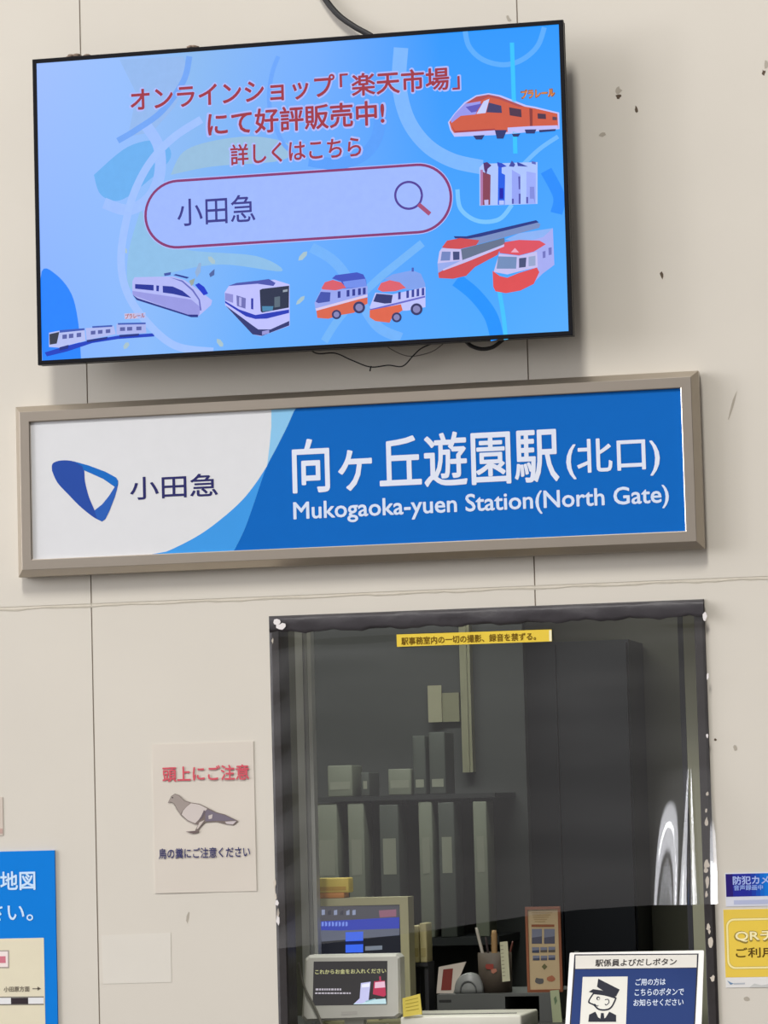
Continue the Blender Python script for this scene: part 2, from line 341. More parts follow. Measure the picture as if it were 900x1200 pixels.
confetti(((145, 292), 7, 3, .9), ((248, 305), 6, 3, .8), ((355, 300), 7, 3, -.8), ((258, 402), 6, 3, .9), ((148, 405), 5, 3, -1), ((352, 352), 7, 2.5, -.8))

RED = E(158, 48, 64); GLOW = E(172, 186, 252)
def scr_text(name, body, l, r, h, bold):
    q_ = MB(); q_.text(body, TV, (l[0]-1.2, l[1]), (r[0]+1.2, r[1]), h+2.4, L3, GLOW, bold+0.035); q_.text(body, TV, l, r, h, L4, RED, bold); part(name, q_, screen)
q = MB()
for b_, l, r, h, bo_ in (('オンラインショップ', (153.5, 116.5), (392, 101), 26, .022), ('「', (398.5, 94.5), (407.5, 94), 15, .03), ('楽天市場', (412.5, 98.5), (526, 93), 26, .022), ('」', (530.5, 97.5), (538.5, 97), 15, .03)):
    q.text(b_, TV, (l[0]-1, l[1]), (r[0]+1, r[1]), h+2, L3, GLOW, bo_+.035); q.text(b_, TV, l, r, h, L4, RED, bo_)
part('headline', q, screen)
scr_text('subheadline', 'にて好評販売中!', (244, 145.5), (450, 132), 28, 0.022)
scr_text('caption', '詳しくはこちら', (270.5, 181), (423, 172.5), 24, 0.018)
# search box
(u0, _), (u1, _) = TV.uv(170.5, 247), TV.uv(528.5, 232); vt, vb = TV.uv(350, 202.5)[1], TV.uv(350, 281)[1]
rr = (vt-vb)/2; vc = (vt+vb)/2
def pill(d):
    o = [(u1-rr+(rr+d)*math.cos(a), vc+(rr+d)*math.sin(a)) for a in [math.radians(-90+i*7.5) for i in range(25)]]
    return o+[(u0+rr+(rr+d)*math.cos(a), vc+(rr+d)*math.sin(a)) for a in [math.radians(90+i*7.5) for i in range(25)]]
q = MB(); q.poly(TV, pill(0.0042), L1*1.5, E(180, 190, 255), True); q.poly(TV, pill(0.0026), L2*1.2, E(134, 52, 112), True); q.poly(TV, pill(-0.0026), L3, E(157, 184, 255), True)
part('search_box', q, screen)
q = MB(); q.text('小田急', TV, (208, 249), (299, 244), 32, L4, E(54, 54, 138), .006); part('search_text', q, screen)
q = MB(); q.ring(TV, 479, 229, 15.7, 2.6, L4, E(78, 58, 150)); q.band(TV, [(490.5, 239.5), (497, 245), (504, 251)], 5, L5, E(165, 76, 116)); part('magnifier_icon', q, screen)

def art(ox, oy, k, shapes, wheels=(), name='toy_train_picture', label=None):
    q_ = MB(); lf = 0.0006
    for sh in shapes:
        q_.poly(TV, Z(ox, oy, k, sh[1]), lf, E(*sh[0])); lf += 0.00006
    for (x, y, r) in wheels:
        q_.disc(TV, ox+x/k, oy+y/k, r/k, lf, E(48, 48, 100)); q_.disc(TV, ox+x/k, oy+y/k, r*.62/k, lf+.0001, E(132, 132, 185))
    part(name, q_, screen, label)
def rects(col, xs, w_, y, h_, sl=0.0): return [(col, [(x, y+sl*x), (x+w_, y+sl*(x+w_)), (x+w_, y+h_+sl*(x+w_)), (x, y+h_+sl*x)]) for x in xs]
OR, DK, LV = (206, 90, 64), (42, 48, 108), (190, 195, 252)
art(515, 95, 6, [(LV, [(60, 290), (105, 228), (175, 150), (258, 100), (345, 85), (430, 100), (610, 170), (670, 180), (842, 222), (845, 338), (640, 358), (400, 380), (105, 392), (75, 345)]),
    (OR, [(70, 290), (110, 235), (180, 160), (260, 110), (345, 95), (420, 110), (600, 180), (660, 190), (830, 230), (835, 330), (640, 345), (400, 365), (110, 375), (85, 340)]),
    ((175, 75, 80), [(180, 160), (260, 110), (345, 95), (420, 110), (600, 180), (560, 182), (420, 128), (345, 112), (290, 138)]),
    ((150, 152, 238), [(80, 272), (112, 228), (180, 160), (292, 142), (255, 235), (150, 245), (85, 295)]), ((92, 88, 190), [(185, 182), (300, 158), (262, 215), (225, 222)]),
    ((196, 206, 255), [(312, 142), (352, 125), (325, 225), (260, 232)]), ((62, 58, 104), [(348, 152), (435, 174), (440, 225), (330, 220)]), ((74, 46, 70), [(490, 185), (575, 200), (578, 255), (495, 242)]),
    ((74, 46, 70), [(690, 228), (748, 232), (750, 268), (692, 265)]), ((90, 60, 80), [(795, 250), (826, 255), (826, 276), (795, 275)]), ((140, 56, 52), [(632, 192), (655, 198), (655, 335), (638, 338)]),
    ((165, 58, 62), [(85, 312), (110, 352), (390, 335), (390, 350), (110, 364)]), ((192, 190, 250), [(480, 328), (640, 318), (832, 312), (834, 332), (640, 350), (480, 358)]), ((192, 190, 250), [(100, 366), (400, 346), (390, 375), (112, 386)]),
    (DK, [(238, 385), (318, 380), (300, 412), (258, 412)]), (DK, [(390, 345), (475, 345), (450, 406), (405, 406)]), (DK, [(600, 342), (682, 340), (670, 370), (610, 370)]), (DK, [(510, 372), (570, 370), (555, 392), (520, 392)]), (DK, [(700, 345), (820, 338), (815, 352), (705, 362)])],
    label='orange toy express train picture')
WR, RDD = (196, 192, 240), (206, 74, 80)
art(505, 245, 5.806, [((120, 142, 195), [(240, 195), (715, 88), (745, 102), (738, 128), (330, 238), (250, 240)]), ((30, 50, 132), [(155, 185), (240, 186), (715, 76), (735, 90), (340, 188), (250, 202), (165, 200)]),
    ((98, 112, 140), [(200, 275), (500, 195), (505, 240), (240, 345), (205, 352)]), (RDD, [(75, 262), (110, 215), (200, 198), (330, 212), (310, 245), (200, 272), (130, 272)]),
    (WR, [(58, 290), (75, 266), (205, 273), (215, 352), (150, 366), (45, 372)]), ((112, 132, 192), [(75, 290), (135, 290), (130, 350), (66, 352)]), ((60, 70, 122), [(150, 290), (195, 290), (195, 345), (152, 348)]),
    ((150, 170, 236), [(45, 370), (215, 350), (80, 418), (50, 430)]), (RDD, [(50, 435), (80, 418), (250, 350), (475, 262), (455, 312), (300, 395), (240, 455), (150, 475), (55, 470)]), (WR, [(205, 352), (500, 240), (498, 256), (250, 358), (85, 420), (80, 412)])],
    label='long red and grey toy train picture')
art(505, 245, 5.806, [((165, 172, 242), [(590, 190), (830, 130), (840, 380), (760, 440), (700, 500), (690, 350)]), ((138, 178, 245), [(505, 208), (600, 165), (830, 130), (765, 190), (680, 215), (560, 218)]),
    ((220, 80, 95), [(465, 285), (480, 250), (505, 225), (600, 210), (740, 215), (782, 240), (700, 290), (600, 316), (470, 300)]), (WR, [(435, 402), (465, 304), (600, 318), (722, 290), (728, 395), (600, 425), (520, 445), (428, 428)]),
    ((112, 140, 186), [(458, 322), (585, 326), (580, 406), (447, 406)]), ((66, 76, 118), [(600, 335), (650, 330), (645, 395), (600, 400)]), ((150, 165, 205), [(665, 325), (712, 318), (712, 385), (665, 390)]), ((112, 116, 192), [(760, 290), (780, 285), (780, 330), (762, 335)]), ((112, 116, 192), [(800, 265), (822, 260), (822, 310), (802, 315)]),
    ((222, 76, 80), [(420, 420), (470, 457), (520, 468), (600, 435), (722, 398), (738, 430), (700, 510), (610, 555), (510, 573), (440, 560), (425, 530)]), ((235, 170, 195), [(545, 295), (572, 265), (600, 296)])],
    label='red and white toy train picture with a rounded front')
art(360, 305, 6, [((60, 80, 192), [(175, 128), (200, 105), (350, 85), (395, 100), (415, 140), (420, 190), (250, 200), (240, 150)]), ((112, 142, 236), [(250, 150), (410, 130), (420, 186), (270, 196)]), ((216, 92, 106), [(100, 198), (125, 155), (180, 138), (240, 155), (275, 195), (190, 214), (120, 212)]),
    ((152, 166, 240), [(52, 300), (100, 205), (200, 212), (425, 182), (425, 248), (60, 350)]), ((62, 80, 172), [(60, 292), (96, 222), (165, 226), (160, 290), (80, 302)])]+rects((40, 52, 145), (215, 278, 318, 358, 392), 20, 250, 46, -.14)+
    [((216, 100, 74), [(65, 352), (200, 308), (425, 262), (425, 305), (380, 330), (330, 370), (240, 385), (150, 412), (72, 406)]), ((215, 200, 235), [(58, 340), (425, 240), (425, 258), (65, 356)])], ((207, 382, 33), (366, 332, 42)), label='small red and lilac toy car shaped like a train')
art(360, 305, 6, [((126, 160, 236), [(545, 132), (600, 100), (740, 70), (800, 95), (830, 165), (832, 200), (690, 208), (600, 150)]), ((70, 90, 182), [(735, 52), (750, 52), (750, 80), (735, 80)]), ((220, 96, 108), [(495, 206), (520, 160), (580, 140), (650, 155), (695, 195), (620, 218), (530, 222)]),
    (LV, [(440, 330), (480, 228), (600, 240), (832, 188), (832, 330), (700, 355), (450, 352)]), ((42, 50, 112), [(465, 290), (487, 235), (602, 245), (592, 302), (545, 305)])]+rects((50, 60, 152), (640, 698, 735, 770, 806), 18, 330, 52, -.165)+
    [((100, 100, 200), [(440, 345), (830, 250), (830, 262), (450, 356)]), ((222, 100, 72), [(440, 352), (660, 310), (672, 352), (600, 400), (580, 440), (480, 428), (440, 402)])], ((630, 402, 35), (770, 345, 42)), label='small red and white toy car shaped like a train')
art(255, 315, 9, [((190, 192, 255), [(75, 250), (120, 180), (420, 130), (600, 115), (760, 165), (762, 600), (460, 712), (370, 692), (80, 385)]), ((72, 82, 172), [(110, 182), (200, 150), (420, 125), (540, 108), (612, 150), (590, 182), (420, 158)]), ((34, 44, 72), [(445, 225), (470, 212), (755, 178), (752, 410), (470, 462), (455, 450)]),
    ((70, 132, 172), [(470, 395), (590, 395), (580, 440), (475, 450)]), ((88, 105, 120), [(600, 300), (660, 290), (660, 400), (600, 410)]), ((150, 160, 175), [(690, 225), (740, 215), (740, 240), (690, 248)]), ((28, 52, 182), [(78, 338), (230, 430), (400, 488), (755, 430), (755, 466), (520, 526), (400, 530), (300, 502), (82, 362)]),
    ((42, 50, 112), [(82, 385), (360, 590), (430, 640), (560, 640), (757, 550), (757, 598), (470, 708), (370, 692)]), ((150, 150, 215), [(470, 660), (545, 645), (545, 680), (470, 700)]), ((140, 140, 212), [(80, 255), (165, 272), (165, 360), (80, 332)]), ((108, 110, 180), [(200, 280), (300, 312), (295, 422), (205, 392)]), ((175, 175, 235), [(228, 300), (255, 305), (252, 398), (228, 390)]), ((28, 42, 162), [(355, 312), (378, 312), (378, 430), (355, 425)])],
    label='white toy commuter train picture with a blue stripe')
art(145, 300, 7.826, [((178, 184, 246), [(80, 230), (100, 195), (330, 190), (450, 188), (560, 222), (700, 320), (812, 408), (802, 450), (690, 550), (640, 560), (580, 545), (120, 392), (80, 350)]), ((150, 152, 226), [(80, 320), (620, 400), (705, 470), (690, 550), (580, 540), (85, 360)]),
    ((25, 45, 152), [(105, 258), (275, 266), (275, 318), (105, 300)]), ((25, 45, 152), [(300, 270), (325, 272), (322, 325), (300, 322)]), ((25, 45, 152), [(358, 274), (450, 280), (540, 320), (622, 386), (450, 348), (360, 336)]), ((10, 50, 202), [(655, 265), (690, 248), (740, 285), (775, 345), (735, 362)]),
    ((100, 105, 190), [(420, 195), (540, 225), (640, 310), (700, 400), (715, 500), (700, 500), (688, 405), (628, 320), (535, 238)]), ((30, 42, 132), [(85, 358), (130, 388), (590, 538), (682, 538), (682, 562), (620, 562), (120, 404)]), ((30, 50, 145), [(455, 175), (480, 166), (602, 196), (580, 208)]), ((60, 80, 165), [(370, 160), (435, 148), (430, 175), (375, 184)]),
    ((150, 165, 160), [(600, 228), (655, 205), (640, 262), (620, 275)]), ((145, 175, 215), [(655, 150), (690, 65), (712, 65), (705, 150), (670, 200)]), ((75, 98, 160), [(785, 165), (810, 140), (835, 120), (832, 175), (795, 195)])],
    label='white toy express train picture with a pointed nose')
art(45, 360, 6, [((20, 60, 192), [(45, 318), (200, 272), (340, 238), (560, 200), (815, 183), (815, 206), (560, 224), (380, 252), (200, 312), (60, 346)]), ((182, 192, 242), [(75, 180), (150, 165), (325, 152), (332, 236), (150, 285), (75, 280)]), ((176, 186, 240), [(332, 148), (530, 132), (545, 190), (340, 232)]), ((170, 180, 238), [(550, 118), (755, 115), (760, 182), (550, 194)]),
    ((48, 54, 70), [(78, 190), (148, 174), (130, 256), (80, 264)]), ((58, 88, 182), [(150, 162), (325, 148), (325, 162), (150, 180)]), ((58, 88, 182), [(380, 134), (520, 126), (520, 138), (380, 146)]), ((58, 88, 182), [(560, 112), (755, 108), (755, 120), (560, 124)])]+rects((85, 95, 165), (170, 215, 270), 32, 215, 30, -.12)+rects((85, 95, 165), (370, 420, 475), 32, 205, 26, -.1)+rects((85, 95, 165), (575, 625, 690), 36, 165, 26, -.04)+
    [((26, 44, 130), [(150, 283), (215, 265), (210, 290), (150, 305)]), ((26, 44, 130), [(340, 232), (490, 208), (480, 225), (345, 248)]), ((26, 44, 130), [(570, 196), (710, 186), (705, 202), (575, 212)])], label='three-car toy train picture on a blue track')
art(550, 175, 10, [((172, 196, 254), [(118, 215), (160, 170), (800, 150), (800, 640), (120, 662)]), ((176, 118, 170), [(130, 240), (160, 240), (160, 655), (133, 660)]), ((132, 62, 84), [(160, 265), (250, 300), (245, 650), (160, 655)]), ((80, 42, 108), [(165, 160), (210, 150), (260, 190), (215, 230), (200, 300), (175, 240)]), ((190, 185, 240), [(175, 595), (225, 590), (225, 650), (180, 652)]),
    ((22, 92, 232), [(340, 170), (380, 180), (380, 280), (420, 300), (415, 650), (335, 650)]), ((0, 12, 172), [(355, 455), (400, 455), (400, 580), (355, 580)]), ((40, 70, 200), [(325, 150), (385, 165), (440, 200), (370, 215), (335, 200)]), ((180, 195, 252), [(350, 600), (408, 600), (408, 648), (350, 648)]),
    ((148, 164, 246), [(500, 240), (600, 300), (600, 640), (500, 640)]), ((80, 82, 172), [(575, 318), (598, 318), (598, 470), (580, 470)]), ((80, 82, 172), [(580, 520), (602, 520), (602, 640), (580, 640)]), ((60, 70, 162), [(465, 200), (500, 132), (540, 180), (522, 208)]), ((82, 84, 175), [(500, 580), (522, 580), (522, 640), (500, 640)]),
    ((155, 172, 250), [(670, 260), (780, 280), (780, 640), (670, 640)]), ((128, 140, 222), [(710, 440), (762, 440), (770, 640), (755, 580), (710, 580)]), ((52, 62, 162), [(560, 150), (612, 170), (690, 205), (570, 198)]), ((82, 84, 175), [(668, 560), (690, 560), (690, 635), (668, 635)]), ((90, 100, 190), [(730, 140), (780, 150), (780, 180), (735, 170)])], name='key_strap_picture', label='row of four train key straps picture')
q = MB(); q.text('プラレール', TV, (610.7, 110.5), (650, 108.5), 10.0, L3, E(150, 92, 70), .08); q.text('プラレール', TV, (611.7, 110.5), (649, 108.5), 8.5, L4, E(232, 142, 50), .02); part('brand_text', q, screen)
q = MB(); q.poly(TV, Z(45, 360, 6, [(605, 45), (752, 38), (755, 78), (608, 84)]), L3, E(200, 190, 225)); q.text('プラレール', TV, (147, 370.7), (169.5, 369.7), 5.6, L4, E(176, 100, 96), .03); part('brand_text', q, screen)

# fluff and cables round the television
def fluff(name, px_, py_, wpx, label):
    q_ = MB(); c = P(px_, py_, TY+0.015); mf = mat('grey_brown_fluff', (128, 112, 98), 1.0, var=.35, scale=160)
    for k in range(14):
        rx = (wpx/2/560)*random.uniform(-1, 1); r = random.uniform(.0022, .0052); cc = Vector((c.x+rx, TY+0.015+random.uniform(-.006, .006), TZ1+r*0.8))
        ps = [(r*math.sin(a), r*0.75*math.cos(a)) for a in [math.pi*(0.02+i*.96/5) for i in range(6)]]
        vs, fs = [], []
        for a, z in ps: vs += [(cc.x+a*1.7*math.cos(j*1.047)*random.uniform(.7, 1.2), cc.y+a*math.sin(j*1.047)*random.uniform(.7, 1.2), cc.z+z) for j in range(6)]
        for i in range(5):
            for j in range(6): fs.append((i*6+j, i*6+(j+1) % 6, i*6+6+(j+1) % 6, i*6+6+j))
        q_.add(vs, fs, mf, True)
    return one(name, q_, label, 'dust')
fluff('dust_clump', 92, 63, 23, 'larger grey dust clump on the television top, near its left end')
fluff('dust_clump', 226, 54, 7, 'tiny dust speck on the television top above the first words')
m_cab = mat('black_cable', (30, 29, 30), 0.55)
def cable(name, pts, r, label, ys, m=m_cab):
    q_ = MB(); q_.tube(smooth([tuple(P(x, y, yy)) for (x, y), yy in zip(pts, ys)], 8), r, m, 10); return one(name, q_, label, 'cable')
cable('power_cable', [(366, -30), (380, -3), (396, 17), (415, 31), (436, 43), (455, 60)], 0.0062, 'thick black cable coming down to the top edge of the television', [-.012, -.012, -.014, -.018, -.022, -.025])
cable('thin_wire', [(358, 404), (365, 411), (374, 414.5), (393, 414), (412, 422), (434, 430), (455, 428), (472, 429), (485, 416), (496, 407), (520, 398)], 0.0013, 'thin black wire sagging below the television, the longest one', [-.028]*11)
q = MB(); q.tube([P(435, 429, -.028), P(434, 432, -.03), P(433.5, 435, -.03)], 0.0014, m_cab); part('wire_tip', q, bpy.data.objects['thin_wire'])
cable('grey_wire', [(448, 402), (458, 409), (470, 415), (482, 417.5), (497, 415), (510, 410), (525, 398)], 0.0010, 'thin grey wire loop hanging behind the black wire', [-.02]*7, mat('grey_cable', (112, 105, 100), 0.6))
cable('signal_cable', [(541, 392), (548, 402), (556, 407), (566, 409), (577, 407), (587, 400), (596, 392)], 0.0040, 'short thick black cable loop under the right half of the television', [-.03]*7)

# ================================================================= STATION SIGN
sg = thing('station_sign', 'long framed white and blue station name sign between television and window', 'sign', (-0.0585, 0, 1.990))
GX0, GX1, GZ0, GZ1 = -0.7555, 0.6405, 1.9915, 2.3395
m_fr = mat('champagne_aluminium', (190, 180, 166), 0.30, metal=0.95, var=0.04, scale=30)
q = MB(); q.sweep(GX0, GX1, GZ0, GZ1, [(0.003, -0.0005), (0.003, -0.005), (0, -0.006), (0.0, -0.027), (0.0128, -0.0425), (0.0135, -0.043), (0.0325, -0.043), (0.034, -0.042), (0.0345, -0.0365)], m_fr)
part('frame', q, sg)
q = MB(); q.box(GX0+.016, GX1-.016, -0.036, -0.0005, GZ0+.016, GZ1-.016, m_black); part('backing', q, sg)
SG = Plane((0, -0.0368, 0))
q = MB(); q.box(GX0+0.03, GX1-0.03, -0.0368, -0.0361, GZ0+0.03, GZ1-0.03, D(214, 215, 217))
face = part('face_panel', q, sg)
(ul, vb_), (ur, vt_) = (GX0+0.0345, GZ0+0.0345), (GX1-0.0345, GZ1-0.0345)
edge = smooth([(347, 476), (337, 499), (325, 523), (313, 546), (305, 568), (297, 592), (286, 622), (274, 646)], 6)
eu = [SG.uv(*p) for p in edge]; eu = [(eu[0][0], vt_)]+[e for e in eu if vb_ < e[1] < vt_]+[(eu[-1][0], vb_)]
q = MB(); q.poly(SG, eu+[(ur, vb_), (ur, vt_)], 0.0003, D(0, 98, 184), True); part('blue_field', q, face)
we = [SG.uv(*p) for p in smooth([(313, 546), (300, 566), (284, 586), (262, 606), (235, 626), (205, 642), (178, 653)], 6)]
lo = [e for e in eu if e[1] < SG.uv(313, 546)[1]]
q = MB(); q.poly(SG, lo[::-1]+[e for e in we if e[1] > vb_+.001]+[(we[-1][0], vb_)], 0.0004, D(60, 148, 222), True)
up = [e for e in eu if e[1] >= SG.uv(313, 548)[1]]
q.poly(SG, up+[SG.uv(316, 522), SG.uv(318, 500), (SG.uv(318, 482)[0], vt_)], 0.0004, D(136, 192, 228), True); part('light_blue_curve', q, face)
q = MB()
def emb(pts, c, l): q.poly(SG, smooth(Z(50, 520, 4.09, pts+[pts[0]]), 3), l, D(*c))
q.poly(SG, smooth(Z(50, 520, 4.09, [(45, 130), (48, 95), (90, 80), (150, 85), (195, 112), (203, 180), (222, 255), (250, 322), (262, 362), (190, 310), (120, 240), (70, 185), (45, 130)]), 4), 0.0003, D(38, 74, 158))
q.poly(SG, Z(50, 520, 4.09, [(148, 84), (220, 104), (300, 134), (352, 162), (362, 178), (362, 195), (346, 207), (290, 168), (196, 126), (190, 108)]), 0.0004, D(22, 104, 188))
q.poly(SG, Z(50, 520, 4.09, [(362, 193), (345, 208), (318, 250), (286, 290), (248, 320), (262, 362), (285, 373), (302, 360), (322, 318), (345, 258), (356, 222)]), 0.0004, D(42, 92, 176))
part('emblem', q, face)
q = MB(); q.text('小田急', SG, (152.7, 572.3), (254.9, 568), 26.5, 0.0003, D(44, 44, 98), 0.012); part('company_name', q, face)
q = MB(); q.text('向ヶ丘遊園駅', SG, (343.3, 546.3), (654, 532.3), 62, 0.0007, D(216, 222, 236), 0.014); part('station_name', q, face)
q = MB(); q.text('(北口)', SG, (664, 538.5), (772.7, 534), 45.5, 0.0007, D(216, 222, 236), 0.012); part('gate_name', q, face)
q = MB(); q.text('Mukogaoka-yuen Station(North Gate)', SG, (344.3, 601.3), (783.5, 582), 26, 0.0007, D(206, 218, 238), 0.018); part('romanised_name', q, face)

# ================================================================= NOTICES ON THE WALL
m_lam = mat('laminate', (207, 199, 187), 0.35, var=0.02, scale=6, bump=0.25, spec=0.3)
X0, X1, Z0, Z1 = -0.4893, -0.2795, 1.3475, 1.6452
q = MB(); n, k_ = 16, 22; vs, fs = [], []
for j in range(k_+1):
    for i in range(n+1):
        a, b_ = i/n, j/k_
        vs.append((X0+a*(X1-X0), -0.0016-0.0007*math.sin(b_*9+a*2)*math.sin(a*5+1), Z0+b_*(Z1-Z0)))
for j in range(k_):
    for i in range(n): fs.append((j*(n+1)+i, j*(n+1)+i+1, (j+1)*(n+1)+i+1, (j+1)*(n+1)+i))
q.add(vs, fs, m_lam, True)
rim = [i for i in range(n+1)]+[j*(n+1)+n for j in range(1, k_+1)]+[k_*(n+1)+i for i in range(n-1, -1, -1)]+[j*(n+1) for j in range(k_-1, 0, -1)]
nr = len(rim); q.add([vs[i] for i in rim]+[(vs[i][0], -0.0001, vs[i][2]) for i in rim], [(i, nr+i, nr+(i+1) % nr, (i+1) % nr) for i in range(nr)], m_lam)
bird = one('pigeon_notice', q, 'pale laminated notice with a pigeon drawing, taped to the wall left of the window', 'poster')
BP = Plane((0, -0.0036, 0))
q = MB(); q.text('頭上にご注意', BP, (190.5, 907), (291.5, 905), 17.5, 0, D(205, 88, 100), 0.02); part('warning_heading', q, bird)
q = MB(); zb = lambda p: Z(170, 860, 6, p)
for c, p, l in (((122, 110, 104), [(160, 486), (183, 438), (210, 420), (242, 433), (277, 468), (322, 483), (382, 492), (444, 522), (500, 550), (560, 566), (655, 612), (622, 642), (570, 636), (500, 618), (422, 622), (385, 660), (375, 676), (382, 692), (345, 694), (355, 672), (372, 640), (350, 634), (300, 612), (252, 572), (222, 530), (203, 492), (180, 480)], 0),
                ((158, 147, 140), [(163, 484), (185, 441), (210, 424), (240, 437), (275, 472), (318, 487), (290, 510), (260, 545), (248, 566), (226, 530), (206, 489), (180, 477)], .0001),
                ((202, 192, 186), [(322, 488), (380, 497), (438, 526), (420, 546), (396, 585), (352, 629), (302, 608), (257, 568), (268, 540), (292, 512)], .0001),
                ((118, 110, 122), [(424, 542), (442, 532), (500, 556), (560, 572), (640, 610), (600, 606), (560, 612), (480, 612), (424, 616)], .0002), ((196, 186, 186), [(562, 617), (642, 612), (618, 638), (572, 632)], .0002),
                ((196, 186, 180), [(445, 575), (475, 565), (470, 595), (448, 600)], .0003), ((108, 98, 104), [(414, 536), (430, 546), (404, 592), (372, 612), (394, 580)], .0003), ((200, 190, 182), [(382, 622), (418, 606), (372, 668), (362, 668)], .0003), ((110, 96, 94), [(285, 688), (345, 682), (380, 690), (340, 702)], .0003)):
    q.poly(BP, zb(p), l, D(*c))
q.disc(BP, 170+193/6, 860+448/6, 0.8, .0004, D(60, 50, 50)); part('pigeon_drawing', q, bird)
q = MB(); q.text('鳥の糞にご注意ください', BP, (186, 1000.5), (293, 998), 12, 0, D(62, 62, 104), 0.015); part('warning_text', q, bird)
m_tape = mat('clear_tape', (206, 199, 187), 0.25, spec=0.6)

mp = thing('area_map_board', 'blue framed map board cut off by the left edge of the photo', 'poster', (-0.97, 0, 0.86))
MPX = -0.6972
q = MB(); q.box(-1.25, MPX, -0.005, 0, 0.86, 1.4385, D(2, 122, 214)); part('board', q, mp)
MPP = Plane((0, -0.0054, 0)); u_in, v_in = MPP.uv(51.3, 1099)
q = MB(); q.box(-1.22, u_in, -0.0054, -0.005, 0.90, v_in, D(222, 214, 188)); mpf = part('map_sheet', q, mp)
MPP = Plane((0, -0.0056, 0))
q = MB(); q.text('地図', MPP, (0.5, 1032.5), (41, 1031.5), 21.5, 0, D(200, 226, 250), 0.02); part('map_title', q, mp)
q = MB(); q.text('さい。', MPP, (-14, 1070), (38.5, 1068.5), 20, 0, D(200, 226, 250), 0.012); part('map_title', q, mp)
q = MB()
for c, p, l in (((170, 160, 150), [(-40, 1114), (10.6, 1113.5), (10.8, 1134.5), (-40, 1135)], 0.0002), ((236, 222, 218), [(-40, 1115.5), (9.2, 1115), (9.4, 1133), (-40, 1133.5)], 0.0003), ((205, 120, 135), [(-20, 1121), (6.6, 1120.5), (6.8, 1128.5), (-20, 1129)], 0.0004)): q.poly(MPP, p, l, D(*c))
part('place_box', q, mpf)
q = MB()
for c, p, l in (((128, 124, 112), [(-80, 1168.6), (51.3, 1167.6), (51.4, 1177.6), (-80, 1178.6)], 0.0002), ((226, 226, 226), [(-80, 1170), (51.3, 1169), (51.4, 1176.2), (-80, 1177.2)], 0.0003), ((54, 46, 50), [(12.8, 1169.4), (33, 1169.2), (33.2, 1176.5), (13, 1176.7)], 0.0004)): q.poly(MPP, p, l, D(*c))
part('railway_line', q, mpf)
q = MB(); q.text('小田原方面', MPP, (4.5, 1159.3), (34.5, 1158.8), 6.2, 0.0003, D(120, 112, 98), 0.02); q.band(MPP, [(38, 1158.7), (46, 1158.5)], 1.1, .0003, D(120, 112, 98)); q.poly(MPP, [(44, 1156), (48, 1158.4), (44, 1161)], .0003, D(120, 112, 98)); part('direction_text', q, mpf)
q = MB(); a, b_ = P(3.2, 934), P(3.6, 979); q.box(a.x-0.18, a.x, -0.0014, 0, b_.z, a.z, D(205, 192, 180)); q.box(a.x-0.18, a.x-0.001, -0.0018, -0.0014, b_.z+.004, b_.z+0.014, D(190, 160, 150))
one('paper_slip', q, 'sliver of a pale paper notice at the left photo edge, above the map board', 'poster')

c_ = thing('camera_sticker', 'blue security camera sticker with white band on the wall right of the window', 'sticker', (0.75, 0, 1.275))
CP = Plane((0, -0.0009, 0)); a = P(849.5, 1023); zt = a.z; zm = P(850, 1051).z; zl = P(850, 1062.5).z
q = MB(); q.box(a.x, a.x+0.2, -0.0009, 0, zl, zt, D(214, 216, 226)); bd = part('sticker_sheet', q, c_)
q = MB()
nb = 24
for i in range(nb):
    f0, f1 = i/nb, (i+1)/nb; t_ = min(1, max(0, (f0-0.18)/0.22)); t_ = t_*t_*(3-2*t_)
    q.poly(CP, [(a.x+0.0015+0.197*f0, zm), (a.x+0.0015+0.197*f1, zm), (a.x+0.0015+0.197*f1, zt-.0022), (a.x+0.0015+0.197*f0, zt-.0022)], .0002, D(int(38-18*t_), int(44+76*t_), int(150+65*t_)), True)
q.poly(CP, [(a.x+0.0012, zm), (a.x+0.0145, zm), (a.x+0.0145, zt-.0022), (a.x+0.0012, zt-.0022)], .0003, D(42, 30, 112), True); part('blue_band', q, bd)
q = MB(); q.text('防犯カメラ', CP, (859, 1032), (912, 1030.5), 9.6, .0005, D(170, 186, 236), .03); part('sticker_title', q, bd)
q = MB(); q.text('音声録画中', CP, (860, 1040.6), (894, 1039.6), 6.2, .0005, D(150, 175, 236), .02); part('sticker_subtitle', q, bd)
q = MB(); q.poly(CP, [(860, 1055), (905, 1054), (905, 1059), (860, 1060)], .0003, D(180, 186, 214)); part('fine_print', q, bd)
y_ = thing('ticket_sticker', 'yellow sticker with rounded white outline, below the blue sticker right of the window', 'sticker', (0.75, 0, 1.13))
a = P(847.6, 1066); zt, zm, zl = a.z, P(848.5, 1145.5).z, P(849, 1157.5).z
q = MB(); q.box(a.x, a.x+0.2, -0.0009, 0, zl, zt, D(222, 220, 216)); ys_ = part('sticker_sheet', q, y_)
q = MB(); q.poly(CP, [(a.x, zm), (a.x+.2, zm), (a.x+.2, zt), (a.x, zt)], .0002, D(228, 196, 80), True); part('yellow_field', q, ys_)
def rrect(x0, x1, z0, z1, r): return [(cx_+r*math.cos(math.radians(t0+i*15)), cz_+r*math.sin(math.radians(t0+i*15))) for cx_, cz_, t0 in ((x1-r, z1-r, 0), (x0+r, z1-r, 90), (x0+r, z0+r, 180), (x1-r, z0+r, 270)) for i in range(7)]
bx0, bz1, bz0 = P(851, 1100).x, P(860, 1076).z, P(860, 1136).z
